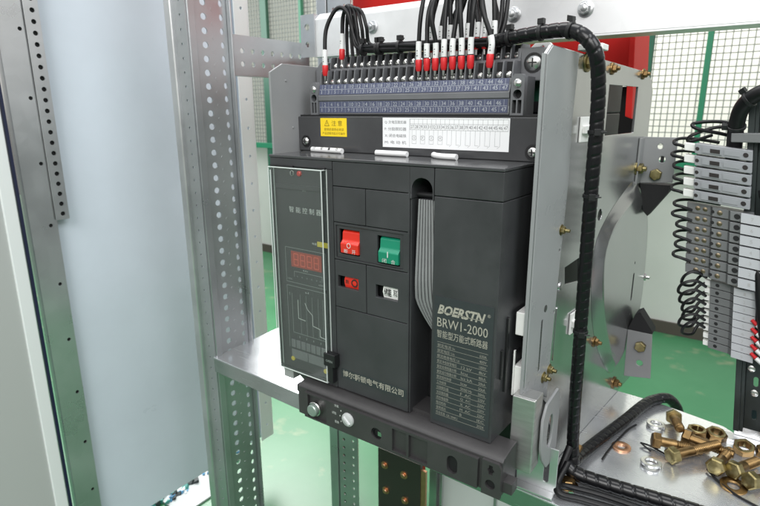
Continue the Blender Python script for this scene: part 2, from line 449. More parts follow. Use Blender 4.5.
# ---- pale side panel with stiffeners
sh = lambda q: q
pan = thing('cabinet_side_panel', (-500, 150, -782), 'tall pale blue grey steel panel with folded strips left of the upright', 'cabinet panel')
b = MB(sh); b.box(-512, -500, -60, 411, -782, 620); build('sheet', b, DOORM, pan, bevel=1.5)
holes = [circ(0, z, 3.2, 10) for z in range(-740, 600, 110)]
b = MB(sh); b.plate(rect(-84, -790, -41, 620), [circ(-52, z, 3.2, 10) for z in range(-760, 600, 104)], (-487, 0, 0), Y_, Z_, X_, 2)
b.box(-500, -487, -84, -81, -790, 620); b.m = 1; b.box(-490, -488.5, -70, -44, -780, 610)  # dark strip behind the holes, painted in place of shade
build('stiffener', b, [ZINC, PIT], pan)
b = MB(sh); b.plate(rect(-11, -128, 11, 620), [circ(1, z, 3.8, 12) for z in range(-118, 612, 17)], (-482, -33, 0), Y_, Z_, X_, 2); b.m = 1; b.box(-486, -484.6, -43, -23, -127, 620)  # dark backing stands in for shade inside the perforations
build('perforated_strip', b, [ZINC, PIT], pan)
b = MB(sh); b.plate(rect(-24, -782, 12, 620), [circ(-4, z, 3.4, 10) for z in range(-744, 600, 63)], (-488, 400, 0), Y_, Z_, X_, 2.5)
b.box(-500, -485.5, 412.3, 416, -782, 620)
build('rear_strip', b, WHITEP, pan)
nd = thing('metal_cabinet', (-500, -300, -782), 'pale grey enamelled door at the far edge beside the galvanised stiffener', 'cabinet')
b = MB(sh); b.box(-506, -494, -700, -108, -800, 620); build('door_sheet', b, DOORW, nd, bevel=1.5)
b = MB(sh); b.box(-504, -490, -117, -96, -800, 620); build('door_edge', b, WHITEP, nd, bevel=2)
b = MB(sh); b.box(-500, -494, -93, -88, -800, 620); build('gasket', b, GASKET, nd, bevel=1)
b = MB(sh)
for k in range(4): b.box(-494, -489 + k, -700, -180 - 14 * k, -690 - 9 * k, -686 - 9 * k)
build('bottom_fold', b, WHITEP, nd)

# ---- front left upright
up_ = thing('perforated_upright', (-262, 120, FZ), 'tall galvanised upright with rows of round holes at the shelf corner', 'upright', 'perforated cabinet uprights')
b = MB(); b.box(-303, -286, 80, 98, FZ, 430); build('edge_lip', b, ZINC, up_, bevel=3)
zz = [z for z in range(FZ + 12, 425, 21)]
b = MB(); b.plate(rect(-286, FZ, -257, 430), [circ(-271, z, 2.0, 8) for z in zz], (0, 86, 0), X_, Z_, Y_, 2)
build('front_flange', b, ZINCD, up_)
b = MB(); b.box(-259, -254.5, 88.2, 102, FZ, 430); build('fold', b, ZINCD, up_, bevel=1.5)
b = MB(); b.plate(rect(101, FZ, 168, 430), [circ(121, z + 1, 5.4, 16, 5.0) for z in zz] + [circ(155, z + 3, 3.6, 12, 5.0) for z in zz], (-262, 0, 0), Y_, Z_, X_, 2)
for z in zz: b.cyl((-260.2, 138, z - 8), (-259.7, 138, z - 8), 3.2, 3.0, 12)
build('web', b, ZINCD, up_)
b = MB(); b.box(-259.5, -250, 166, 169, FZ, 430); build('rear_lip', b, ZINCD, up_, bevel=1)

# ---- rear left upright
ru = thing('perforated_upright', (-225, 395, FZ), 'shadowed rear upright with round holes, seen below the shelf', 'upright', 'perforated cabinet uprights')
b = MB(); b.plate(rect(-240, FZ, -184, 430), [circ(-225, z, 3.8, 12) for z in zz] + [circ(-198, z + 5, 3.0, 10) for z in zz], (0, 395, 0), X_, Z_, Y_, 2)
build('web', b, ZINCD, ru)
b = MB(); b.plate(rect(0, FZ, 44, 430), [circ(16, z, 3.6, 12) for z in zz], (-241, 396, 0), Y_, Z_, X_, 2)
build('side_flange', b, DINB, ru)  # flank near black: its shade is put into the colour
b = MB(); b.box(-266, -242, 392, 398, FZ, 430); build('front_flange', b, ZINCD, ru, bevel=1)

# ---- side rail with two rows of holes
sr = thing('perforated_side_rail', (-254, 240, 140), 'horizontal galvanised rail with two rows of holes beside the upright', 'rail')
hs = [(y, z) for y in range(188, 340, 23) for z in (148, 127)]
b = MB(); b.plate(rect(172, 109, 352, 172), [circ(y, z, 4.3, 12) for y, z in hs], (-254, 0, 0), Y_, Z_, X_, 2)
b.box(-266, -252.5, 172, 352, 170.5, 172.5); b.box(-266, -252.5, 172, 352, 107.5, 109.5); b.box(-256, -251, 169.5, 172.5, 108, 172)
build('channel', b, ZINCD, sr)

# ---- crossbeam
beam = thing('crossbeam', (220, 340, 180), 'bright galvanised crossbeam with hex bolts above the terminal block', 'beam')
b = MB(); b.box(-222, 800, 335, 338, 148, 210)
b.hexa([(-222, 335, 210), (800, 335, 210), (800, 338, 210), (-222, 338, 210), (-222, 352, 222), (800, 352, 222), (800, 355, 220), (-222, 355, 220)])
b.box(-222, 800, 335.2, 375, 145.5, 148.5)
build('channel', b, BEAMM, beam, bevel=0.8)
b = MB(); b.plate(rect(-252, 146, -218, 220), [circ(-236, 198, 6, 14), circ(-236, 168, 5, 14)], (0, 331, 0), X_, Z_, Y_, 2.5)
b.plate(rect(0, 146, 26, 220), [circ(14, 198, 5, 12)], (-222, 338, 0), Y_, Z_, X_, -2)
build('end_bracket', b, ZINCD, beam)
for x, z, r in ((264, 181, 8), (163, 183, 8), (-89, 187, 8), (-136, 183, 7)):
    b = MB(); b.lathe((x, 335, z), NY, [(r * 1.35, 0), (r * 1.35, 2), (r * 1.25, 2.6)], 24); b.lathe((x, 332.5, z), NY, [(r, 0), (r, 6), (r * 0.86, 7.2)], 6, rot=0.3)
    b.lathe((x, 325.5, z), NY, [(r * .55, 0), (r * .55, 2.5), (r * .45, 3)], 16)
    build('bolt', b, ZINC if x > 0 else ZINCD, beam, bevel=0.5)

# ---- shelf
sf = thing('steel_shelf', (100, 200, -370), 'galvanised steel shelf with folded lip carrying the circuit breaker', 'shelf')
b = MB(); b.plate([(-259, 84), (306, 62), (640, 52), (640, 290), (536, 312), (494, 346), (405, 364), (-268, 392)], [circ(365, 90, 2.6, 12)], (0, 0, -372), X_, Y_, Z_, 2)
build('top_sheet', b, SHELFM, sf, bevel=0.6)
def lip(b, p, q, z0, z1, th=2.0):
    p = V((*p, 0)); q = V((*q, 0)); d = (q - p).normalized(); n = V((-d.y, d.x, 0)) * th
    b.hexa([(p.x, p.y, z0), (q.x, q.y, z0), (q.x + n.x, q.y + n.y, z0), (p.x + n.x, p.y + n.y, z0), (p.x, p.y, z1), (q.x, q.y, z1), (q.x + n.x, q.y + n.y, z1), (p.x + n.x, p.y + n.y, z1)])
b = MB(); lip(b, (-259, 84.2), (640, 51), -398, -372.3); build('front_lip', b, spangle('shaded_lip_sheet', (0.52, 0.54, 0.54), 0.24, 50, 0.97), sf, bevel=0.8)  # darker copy of the shelf metal, the lip's shading put into its colour
b = MB(); lip(b, (-268, 391), (405, 363), -398, -372.3); build('rear_lip', b, SHELFM, sf)

# ---- things low in the background
bp = thing('bolted_busbar', (-75, 400, FZ), 'dark bar with copper bolts standing below the shelf', 'busbar')
b = MB(); b.box(-131, -20, 400, 410, FZ, -676); build('bar', b, BUSB, bp, bevel=1)
for x, z in ((-112, -713), (-61, -717), (-109, -777), (-58, -780), (-106, -840), (-55, -844)):
    b = MB(); b.lathe((x, 400, z), NY, [(9, 0), (9, 2), (5.5, 2.2), (5.5, 6), (4.5, 7)], 16); build('bolt', b, COPPER, bp)
b = MB(); b.box(-20.4, -8, 402, 408, FZ, -690); build('edge_strip', b, COPPER, bp)
wc = thing('white_panel', (40, 520, FZ), 'white framed sheet metal panel standing below the breaker', 'panel')
b = MB(); b.box(-40, 190, 520, 528, FZ, -742); build('sheet', b, WHITEP, wc, bevel=1)
b = MB(); b.box(-60, -40.5, 508, 530, FZ, -735); b.box(-34, -28, 512, 519.6, FZ, -738); build('frame', b, ZINC, wc, bevel=1)
b = MB(); b.box(100, 106, 514, 519.6, FZ, -745); build('seam', b, ZINCD, wc)

b = MB(); b.box(-650, -535, 160, 300, FZ + 0.4, FZ + 5)
tag(build('cardboard_sheet', b, mat('grey_card', (0.42, 0.44, 0.43), 0.6), base=(-590, 230, FZ)), 'flat pale sheet lying on the green floor under the side panel', 'sheet')
rs = random.Random(3)
b = MB()
for k in range(150):
    x = rs.uniform(-700, -600); y = rs.uniform(60, 420); q = rs.uniform(5, 15); h = rs.uniform(5, 18)
    b.m = rs.choice((0, 0, 1, 2, 3))
    a = rs.uniform(0, pi); ca, sa = cos(a) * q, sin(a) * q
    z0 = FZ + 0.5
    b.hexa([(x - ca, y - sa, z0), (x + sa, y - ca, z0), (x + ca, y + sa, z0), (x - sa, y + ca, z0), (x - ca * .5, y - sa, z0 + h * .4), (x + sa, y - ca * .6, z0 + h), (x + ca * .6, y + sa, z0 + h * .7), (x - sa, y + ca, z0 + h * .5)])
tag(build('floor_litter', b, [mat('litter_blue', (0.10, 0.30, 0.50), 0.3), mat('litter_teal', (0.08, 0.32, 0.28), 0.4), mat('litter_dark', (0.04, 0.05, 0.05), 0.6), WHITEP]), 'crumpled blue and dark scraps scattered on the floor by the side panel', 'litter', kind='stuff')

# ================================================================== CIRCUIT BREAKER
cb = thing('circuit_breaker', (150, 60, -370), 'large charcoal air circuit breaker in a plated frame on the shelf', 'circuit breaker')
b = MB(); b.box(2, 201, 10.2, 61.5, -282, -3.2); b.box(2, 300, 61.6, 290, -283, -3.2); b.box(-14, 316, 71.5, 300, -283, 46); b.box(60, 296, 95, 300, -369.5, -283.2)
build('body', b, BLACK, cb)
b = MB(); b.box(-10, 322, 200, 330, 46.5, 88); b.box(300, 322, 200.5, 329.5, 10, 46.2); build('opening_shade_block', b, BLACK, cb, bevel=2)  # black block added so the side plate's opening looks shaded inside
# top slab
b = MB(); b.hexa([(-1, -0.8, -3), (303.5, -0.8, -3), (305.5, 69.8, -3), (-3, 69.8, -3), (-1, -0.8, 0.4), (303.5, -0.8, 0.4), (305.5, 69.8, 0.4), (-3, 69.8, 0.4)])
build('top_cover', b, GLOSS, cb, bevel=1.0)
# controller bay
ctl = MB(); ctl.box(0, 98.4, 0, 8, -12.5, -3.2); ctl.box(0, 2.5, 0, 40, -281, -12.7); ctl.box(91, 98.4, 0, 8, -281, -12.7)
ctl.box(2.6, 90.8, 0, 8, -281, -276.6); ctl.box(2.6, 90.8, 3.2, 10, -276.4, -12.7); ctl.box(2.6, 90.8, 1.4, 3, -40, -34)
ctl = build('controller', ctl, ABS, cb, bevel=0.7)
b = MB(); b.box(26, 76, 2.4, 3.4, -137, -117); b.m = 1
for i in range(4):
    x = 31 + i * 11.2
    for s in ((0, 0, 7, 0), (0, -7.2, 7, -7.2), (0, -14.4, 7, -14.4), (0, 0, 0, -7.2), (7, 0, 7, -7.2), (0, -7.2, 0, -14.4), (7, -7.2, 7, -14.4)):
        b.line((x, 2.3, -119.8), X_, Z_, NY, s[0], s[1], s[2], s[3], 1.3)
build('display', b, [LEDW, LEDS], ctl)
b = MB(); O = (0, 3.1, 0); L = lambda *a, wd=0.55: b.line(O, X_, Z_, NY, *a, wd)
for a in ((16, -113, 82, -113), (16, -158, 82, -158), (16, -113, 16, -158), (82, -113, 82, -158), (16, -163, 82, -163), (16, -163, 16, -248), (82, -163, 82, -248),
          (30, -143, 76, -143), (30, -143, 30, -150), (76, -143, 76, -150), (24, -173, 24, -226), (24, -226, 80, -226)): L(*a)
for x in (34, 42, 50, 58, 66, 72): b.text('◦' if 0 else 'o', O, X_, Z_, x, -150, 1.8, 1.8, NY)
for x in (38, 48, 58, 68, 76): L(x, -172, x, -226, wd=0.4)
b.text('100A', O, X_, Z_, 18, -155, 8, 2.4, NY); b.text('600A', O, X_, Z_, 70, -155, 8, 2.4, NY); b.text('t', O, X_, Z_, 19, -176, 2, 4, NY)
for x in (34, 46, 58, 70): b.text('I', O, X_, Z_, x, -232, 1, 2.6, NY)
build('trip_diagram', b, SILKD, ctl)
b = MB()
for p in (((34, -180), (34, -205), (46, -206)), ((46, -182), (50, -190), (58, -196), (58, -210), (70, -212), (70, -222), (80, -223))):
    for q, r in zip(p, p[1:]): b.line((0, 3.0, 0), X_, Z_, NY, *q, *r, 0.9)
b.text('智 能 控 制 器', (0, 3.1, 0), X_, Z_, 26, -68, 52, 7.2, NY); b.text('复位', (0, 3.1, 0), X_, Z_, 49, -41, 6, 2.6, NY); b.text('电源', (0, 3.1, 0), X_, Z_, 62, -104.5, 7, 2.8, NY)
b.text('电 流 A', (0, 3.1, 0), X_, Z_, 45, -141, 8, 2.2, NY); b.text('t-I', (0, 3.1, 0), X_, Z_, 47, -169, 6, 2.4, NY)
build('lettering', b, SILK, ctl)
b = MB()
for i in range(7): b.box(20 + i * 8.6, 27.2 + i * 8.6, 2.0, 3.4, -247, -236)
for x in (20, 49): b.box(x, x + 28, 2.0, 3.4, -262, -250)
build('setting_keys', b, MODD, ctl, bevel=0.4)
b = MB(); b.box(70.5, 87, 2.2, 3.4, -105.5, -99.5); b.cyl((22, 3.2, -263), (22, 1.2, -263), 3, seg=14); b.cyl((78, 3.2, -266), (78, 1.2, -266), 3, seg=14)
build('yellow_seal', b, mat('seal_yellow', (0.62, 0.50, 0.06), 0.5), ctl)
b = MB(); b.lathe((46, 3.2, -20.5), NY, [(3.2, 0), (3.2, 2), (2, 3.2)], 16); build('reset_button', b, RED, ctl)
b = MB(); b.lathe((34, 3.2, -20.5), NY, [(3.4, 0), (3.4, 1), (2.6, 1.2)], 16); b.m = 1; b.box(33, 35.2, 1.6, 2.4, -23, -18); build('screw', b, [STEEL, PIT], ctl)
# hinged clear door
b = MB(); b.box(5, 89, -8.2, -7, -274, -13.5); b.box(5, 6.2, -6.9, 1, -274, -13.5); b.box(87.8, 89, -6.9, 1, -274, -13.5); b.box(6.3, 87.7, -6.9, 1, -14.7, -13.5); b.box(6.3, 87.7, -6.9, 1, -274, -272.8)
cd_ = build('clear_door', b, CLEAR, cb)
b = MB()
for p, q in (((5, -8, -13.5), (5, -8, -274)), ((89, -8, -13.5), (89, -8, -274)), ((5, -8, -13.5), (89, -8, -13.5)), ((5, -8, -274), (89, -8, -274)), ((89.4, 1, -13.5), (89.4, 1, -274)), ((4.6, 1, -13.5), (4.6, 1, -274)), ((89, -8, -274), (89.4, 1, -274)), ((89, -8, -13.5), (89.4, 1, -13.5)), ((9, -8.5, -17), (9, -8.5, -270))):
    b.tube([p, V(p).lerp(V(q), .5), q], 0.75, 6)
build('door_glint_lines', b, GLINT, cd_)  # whitish tubes added as painted glints along the clear door's edges
b = MB(); b.box(86, 103.5, -10.5, -1, -250, -233.5); b.box(91.5, 99, -9, -0.5, -272, -250.2); lt = build('latch', b, BLACK, cb, bevel=0.9)
b = MB(); b.text('OPEN', (0, -10.6, 0), X_, Z_, 90, -244, 10, 3, NY); build('lettering', b, SILKD, lt)
for q in ((2, 40, -2.5, -0.1, -13.6, -11.2), (78, 90, -3, -0.1, -13.4, -11)):
    b = MB(); b.box(*q); build('hinge', b, BLACK, cb, bevel=0.4)

# centre panel
b = MB(); b.box(99.2, 200.6, 0, 5, -30.2, -3.4); b.box(99.2, 144.4, 0, 5, -71.2, -31); b.box(145.2, 200.6, 0, 5, -71.2, -31)
b.plate(rect(99.2, -115.2, 200.6, -72), [rect(102, -113, 194, -75)], (0, 0, 0), X_, Z_, Y_, 5)
b.plate(rect(102, -113, 194, -75), [rect(106, -108, 135, -79), rect(159.5, -111, 189, -80)], (0, 1.3, 0), X_, Z_, Y_, 3.6)
b.plate(rect(99.2, -173.2, 144.4, -116), [rect(103.5, -148.5, 133.5, -134.5)], (0, 0, 0), X_, Z_, Y_, 5)
b.plate(rect(145.2, -173.2, 200.6, -116), [rect(158, -150.5, 187.5, -136)], (0, 0, 0), X_, Z_, Y_, 5)
b.box(99.2, 200.6, 0, 5, -280, -174)
b.box(199.2, 201.4, 0.3, 42, -280, -3.4)
cp = build('centre_panel', b, ABS, cb, bevel=0.6)
b = MB(); b.box(105.4, 200, -0.35, 0.2, -264.5, -252.2); b.m = 1
b.text('博尔斯顿电气有限公司', (0, -0.36, 0), X_, Z_, 108, -262.6, 88, 8.6, NY, bold=0.01)
build('company_plate', b, [PLATE, GOLDT], cp)
def rocker(name, x0, x1, zt, zb, m, top, low):
    h = zt - zb
    b = MB(); b.prism([(12, zt), (6, zt), (3, zt - 0.10 * h), (2.2, zt - 0.42 * h), (-1.8, zt - 0.55 * h), (-1.2, zb + 0.05 * h), (12, zb)], (x0, 0, 0), Y_, Z_, X_, x1 - x0)
    o = build(name, b, m, cp, bevel=0.8, smooth=30)
    b = MB(); wd = x1 - x0
    b.text(top, (0, -1.9, 0), X_, Z_, x0 + wd * .5 - (3.2 if top == 'O' else 0.9), zb + 0.28 * h, 6 if top == 'O' else 1.4, 6.5, NY)
    b.text(low[0], (0, -1.75, 0), X_, Z_, x0 + wd * .22, zb + 0.07 * h, 5.5, 4.8, NY); b.text(low[1], (0, -1.75, 0), X_, Z_, x0 + wd * .66, zb + 0.07 * h, 5.5, 4.8, NY)
    build('lettering', b, SILK, cp)
rocker('open_button', 109.5, 134.8, -79.5, -107.6, RED, 'O', '断开')
rocker('close_button', 162.5, 188.6, -80.5, -110.6, GREEN, 'I', '闭合')
b = MB(); b.prism([(8, -134), (4.5, -134), (2.5, -141), (4.5, -149), (8, -149)], (111, 0, 0), Y_, Z_, X_, 22.4); b.m = 1
b.lathe((126, 2.6, -141.4), NY, [(4.6, 0), (4.6, 0.5), (3.3, 0.5), (3.3, 0)], 20, closed=True); b.text('断', (0, 2.4, 0), X_, Z_, 113, -143.6, 5, 5, NY)
build('status_flag', b, [RED, INK], cp)
b = MB(); b.prism([(8, -136), (4.5, -136), (2.5, -143), (4.5, -150.4), (8, -150.4)], (166, 0, 0), Y_, Z_, X_, 21.4); b.m = 1
b.text('储能', (0, 2.4, 0), X_, Z_, 167.6, -147.5, 10, 9, NY, bold=0.02); b.text('释', (0, 2.4, 0), X_, Z_, 180, -147, 5.6, 8.2, NY)
build('charge_flag', b, [WPLAST, INK], cp)
# lever bay
arc = [(216 + 12.3 * cos(t), -26 + 12 * sin(t)) for t in [pi * k / 10 for k in range(11)]]
b = MB(); b.plate([(201.6, -3.4), (201.6, -36), (203.7, -36)] + arc[::-1] + [(228.3, -36), (229.8, -36), (229.8, -3.4)], [], (0, 0, 0), X_, Z_, Y_, 60)
b.box(201.6, 203.2, 2, 60, -281, -36.2)
build('lever_bay', b, ABS, cb, bevel=0.5)
b = MB(); b.box(201.6, 230, 44, 60, -283, -36.4); build('bay_lining', b, PIT, cb)
b = MB(); b.box(203, 229.8, 8, 40, -283, -277); build('bay_sill', b, BROWN, cb)
def lever_edges(z):
    if z > -145: t = (-37 - z) / 108; return 208.6 - 4.5 * t, 229.2 + 6 * t
    t = (-145 - z) / 50; return 204.1 + 26 * t ** 1.3, 235.2 + 5 * t
b = MB(); NRG = 7
zs = [-36.5 - 158.5 * i / 22 for i in range(23)]
for k in range(NRG):
    pr = []
    for z in zs:
        xl, xr = lever_edges(z); wv = (xr - xl) / NRG
        y = 5.5 if z > -120 else 5.5 + 16 * ((-120 - z) / 75) ** 1.6
        pr.append((xl + wv * k + wv * .16, xl + wv * (k + 1) - wv * .16, y, z))
    for (xa, xa2, ya, za), (xb, xb2, yb, zb) in zip(pr, pr[1:]):
        b.hexa([(xb, yb, zb), (xb2, yb, zb), (xb2, yb + 5, zb), (xb, yb + 5, zb), (xa, ya, za), (xa2, ya, za), (xa2, ya + 5, za), (xa, ya + 5, za)])
b.m = 1  # dark backing paints shade into the gaps between the ridges
pr = [(*lever_edges(z), (5.5 if z > -120 else 5.5 + 16 * ((-120 - z) / 75) ** 1.6) + 2.2, z) for z in zs]
for (xa, xa2, ya, za), (xb, xb2, yb, zb) in zip(pr, pr[1:]):
    b.hexa([(xb, yb, zb), (xb2, yb, zb), (xb2, yb + 7, zb), (xb, yb + 7, zb), (xa, ya, za), (xa2, ya, za), (xa2, ya + 7, za), (xa, ya + 7, za)])
build('charging_lever', b, [LEVER, GAPSHADE], cb)
b = MB(); b.cyl((203.4, 14, -33), (229.6, 14, -33), 3.2, seg=14); build('lever_pivot', b, BLACK, cb)

# right panel
b = MB(); b.hexa([(230.4, 0, -282), (303, 0, -282), (305, 69, -282), (230.4, 69, -282), (230.4, 0, -31), (303, 0, -31), (305, 69, -31), (230.4, 69, -31)])
b.hexa([(230.4, 0, -30.4), (303, 0, -30.4), (305, 69, -30.4), (230.4, 69, -30.4), (230.4, 0, -3.3), (303, 0, -3.3), (305, 69, -3.3), (230.4, 69, -3.3)])
rp = build('right_panel', b, ABS, cb, bevel=0.9)
for q in ((306.2, 22, 26, -232, -150), (306.6, 40, 60, -236, -196), (305.6, 12, 16, -214, -182)):
    b = MB(); b.box(302.6, *q); build('side_clip', b, BLACK, rp, bevel=0.5)
b = MB(); b.box(234, 300.2, -0.6, 0.3, -276.5, -133.5); b.m = 1; O = (0, -0.62, 0)
b.text('BOERSTN', O, X_, Z_, 237.6, -152.5, 54, 10.6, NY, shear=0.32, bold=0.035); b.line(O, X_, Z_, NY, 239, -149.8, 290, -149.8, 0.5)
b.text('®', O, X_, Z_, 293.4, -145, 3.4, 3.4, NY)
b.text('BRW1-2000', O, X_, Z_, 237.6, -166.5, 57, 10, NY); b.text('智能型万能式断路器', O, X_, Z_, 237.6, -178.6, 57.5, 8.6, NY)
rows = [('额定电流 In', '', '630A'), ('额定电压 Ue', '', '400V'), ('额定绝缘电压 Ui', '', '1000V'), ('额定冲击耐受电压', '12 kV', '8kV'), ('额定极限短路分断', 'Icu', '80kA'),
        ('额定运行短路分断', 'Ics kA', '50kA'), ('额定短时耐受', 'Icw', '50kA'), ('工作频率', '50/60 Hz', '50Hz'), ('分励脱扣器', 'F  AC', '220V'), ('欠压脱扣器', 'Q  AC', '220V'), ('闭合电磁铁', 'X  AC', '220V'),
        ('电动机构', 'M  AC', '220V'), ('使用类别', 'B', 'IEC'), ('符合标准  GB 14048.2', '', '2024')]
b.m = 2
for i, (a, c, d) in enumerate(rows):
    z = -189 - i * 6.05
    b.line(O, X_, Z_, NY, 238, z + 5.3, 296, z + 5.3, 0.38)
    b.text(a, O, X_, Z_, 238.6, z, min(26, 2.9 * len(a)), 3.6, NY)
    if c: b.text(c, O, X_, Z_, 267, z + .2, min(13, 2.4 * len(c)), 3.0, NY)
    b.text(d, O, X_, Z_, 287, z + .2, 7.6, 3.0, NY)
b.line(O, X_, Z_, NY, 238, -189 - 14 * 6.05 + 5.3, 296, -189 - 14 * 6.05 + 5.3, 0.38)
build('rating_plate', b, [PLATE, GOLDT, mat('dull_print', (0.27, 0.265, 0.23), 0.5)], rp)

# upper panel
b = MB(); b.box(-16.8, 317, 70, 78, 0.6, 44); b.box(-16.8, 317, 78.1, 132, 41, 43.4)
upn = build('upper_panel', b, GLOSS, cb, bevel=0.9)
def pan_screw(x, y, z, r, par, m=STEEL, ring=None):
    b = MB()
    b.lathe((x, y, z), NY, [(r, 0), (r, 1.0), (r * .8, 2.4), (r * .45, 3.1), (0.01, 3.2)], 20)
    b.m = 1; b.box(x - r * .55, x + r * .55, y - 3.5, y - 2.6, z - .6, z + .6); b.box(x - .6, x + .6, y - 3.52, y - 2.6, z - r * .55, z + r * .55)
    if ring: b.m = 2; b.lathe((x, y, z), NY, [(ring, 0), (ring, .5), (r + .2, .5), (r + .2, 0)], 24, closed=True)
    return build('screw', b, [m, PIT, BLACK], par)
pan_screw(-4, 69.8, 12.5, 5.2, upn, ring=7.6); pan_screw(302, 69.8, 10, 5.4, upn, ring=8)
b = MB(); b.box(22, 64.5, 69.5, 69.9, 19.6, 42); b.m = 1; O = (0, 69.5, 0)
for q in (((29, 32.5), (36.5, 32.5)), ((29, 32.5), (32.75, 39.5)), ((36.5, 32.5), (32.75, 39.5)), ((32.75, 34), (32.75, 37))): b.line(O, X_, Z_, NY, *q[0], *q[1], 0.7)
b.text('注 意', O, X_, Z_, 40.5, 32.5, 17, 6.6, NY); b.text('使用前请务必阅读', O, X_, Z_, 28, 26.4, 32, 3.6, NY); b.text('产品说明书后方可操作', O, X_, Z_, 25, 21.6, 37, 3.4, NY)
build('warning_sticker', b, [YEL, mat('ochre_ink', (0.20, 0.13, 0.01), 0.6)], cb)
b = MB(); b.box(119, 276.5, 69.5, 69.9, 9.4, 43); b.m = 1
for i, tx in enumerate(('Q: 欠电压脱扣器', 'F: 分励脱扣器', 'X: 闭合电磁铁', 'M: 电 动 机')): b.text(tx, O, X_, Z_, 122, 36 - i * 7.6, 30, 3.9, NY)
b.m = 2; b.line(O, X_, Z_, NY, 156.5, 10.5, 156.5, 42, .35)
for z in (41.6, 36.4, 30.0): b.line(O, X_, Z_, NY, 157, z, 275, z, .35)
st = 118 / 21
for i in range(22): b.line(O, X_, Z_, NY, 157 + i * st, 30, 157 + i * st, 41.6, .3)
for i in range(21): b.m = 1; b.text(str(27 + i), O, X_, Z_, 157.9 + i * st, 31.4, st - 1.6, 3.8, NY)
b.m = 2
for i in range(0, 20, 2):
    x0 = 159.8 + i * st
    b.line(O, X_, Z_, NY, x0, 30, x0, 14.5, .3); b.line(O, X_, Z_, NY, x0 + st, 30, x0 + st, 14.5, .3)
    if i < 8:
        b.lathe((x0 + st / 2, 69.5, 21), NY, [(2.9, 0), (2.9, .14), (2.5, .14), (2.5, 0)], 16, closed=True); b.text('QFXM'[i // 2], O, X_, Z_, x0 + st / 2 - 1, 19.6, 2, 2.8, NY)
        b.line(O, X_, Z_, NY, x0, 14.5, x0 + st, 14.5, .3)
    else:
        b.line(O, X_, Z_, NY, x0, 14.5, x0 + st * .7, 14.5, .3); b.line(O, X_, Z_, NY, x0 + st * .5, 12.4, x0 + st, 14.6, .3)
build('wiring_label', b, [WPAPER, INKG, mat('label_rule', (0.35, 0.35, 0.36), 0.6)], cb)

# terminal block
tb = MB(); tb.prism([(78, 46.5), (78, 62.5), (76.6, 63.2), (76.6, 69), (78, 69.8), (80, 82.6), (101, 83.4), (101.6, 102.8), (130, 103.6), (130, 46.5)], (13, 0, 0), Y_, Z_, X_, 258)
tb.box(13, 271, 80.5, 100, 44, 46.4)
tbl = build('terminal_block', tb, TERM, cb, bevel=0.4)
P = 10.72; X0 = 19.0
b = MB()
for i in range(25):
    x = X0 - P / 2 + i * P
    b.prism([(81.4, 82.8), (84, 98.8), (86, 99.8), (101.2, 100), (101.2, 83.2)], (x - .65, 0, 0), Y_, Z_, X_, 1.3)
    b.prism([(102.2, 103), (105, 116.5), (107, 117.6), (127, 118), (127, 103.2)], (x - 1.65, 0, 0), Y_, Z_, X_, 1.3)
build('barriers', b, TERM, tbl)
b = MB()
for i in range(24):
    x = X0 + i * P
    b.box(x - 4.3, x + 4.3, 91, 101, 83.3, 99.2); b.box(x - 5.3, x + 3.3, 112, 126, 103.5, 117.2)
build('cells', b, PIT, tbl)
SD = V((0, -0.72, 0.70))
def tscrew(x, y, z):
    b = MB(); b.lathe((x, y, z), SD, [(3.7, -2), (3.7, .6), (2.6, 1.9), (0.01, 2.3)], 14); b.m = 1
    a, u, w_ = b.frame(SD); c = V((x, y, z)) + SD * 2.05
    for k in (u, w_):
        o_ = w_ if k is u else u
        b.add([c + k * 2.3 + o_ * .4, c + k * 2.3 - o_ * .4, c - k * 2.3 - o_ * .4, c - k * 2.3 + o_ * .4], [(0, 1, 2, 3)])
    return build('terminal_screw', b, [STEEL, PIT], tbl)
s1 = tscrew(X0, 86.5, 86.6); s2 = tscrew(X0 - 1, 107.5, 106.8)
for i in range(1, 24):
    for s in (s1, s2):
        c = s.copy(); COL.objects.link(c); c.parent = tbl; c.location = (i * P * S, 0, 0)
b = MB(); b.box(14.5, 269.5, 77.5, 78.2, 48.4, 62); b.m = 1
for i in range(24):
    x = X0 + i * P
    b.text(str(2 * i + 1), (0, 77.4, 0), X_, Z_, x - (2.9 if i > 4 else 1.2), 49.6, 5.8 if i > 4 else (2.4 if i else .9), 4.4, NY)
    if i < 23: b.text(str(2 * i + 2), (0, 77.4, 0), X_, Z_, x + 2 - (0 if i > 3 else -1.5), 56.2, 5.6 if i > 3 else 2.6, 4.4, NY)
    b.line((0, 77.4, 0), X_, Z_, NY, x + P / 2, 49, x + P / 2, 55, .35); b.line((0, 77.4, 0), X_, Z_, NY, x, 55.3, x, 61.6, .35)
b.line((0, 77.4, 0), X_, Z_, NY, 15, 55.2, 269, 55.2, .4)
build('number_strip', b, [BLUE, mat('number_print', (0.42, 0.44, 0.48), 0.5)], tbl)
uu = V((0, 2.0, 12.8)).normalized(); nn = V((0, -12.8, 2.0)).normalized(); ob_ = V((0, 78.0, 69.9)) + nn * 0.4
b = MB(); b.plate(rect(14.5, 0.3, 269.5, 12.8), [], ob_, X_, uu, nn, 0.3); b.m = 1
for i in range(24):
    x = X0 + i * P
    b.text(str(2 * i + 1), ob_ + nn * .3, X_, uu, x - (2.9 if i > 4 else 1.2), 1.4, 5.8 if i > 4 else (2.4 if i else .9), 4.2, nn)
    if i < 23: b.text(str(2 * i + 2), ob_ + nn * .3, X_, uu, x + 2 - (0 if i > 3 else -1.5), 7.6, 5.6 if i > 3 else 2.6, 4.2, nn)
    b.line(ob_ + nn * .3, X_, uu, nn, x + P / 2, 1, x + P / 2, 6.2, .35); b.line(ob_ + nn * .3, X_, uu, nn, x, 6.8, x, 12.3, .35)
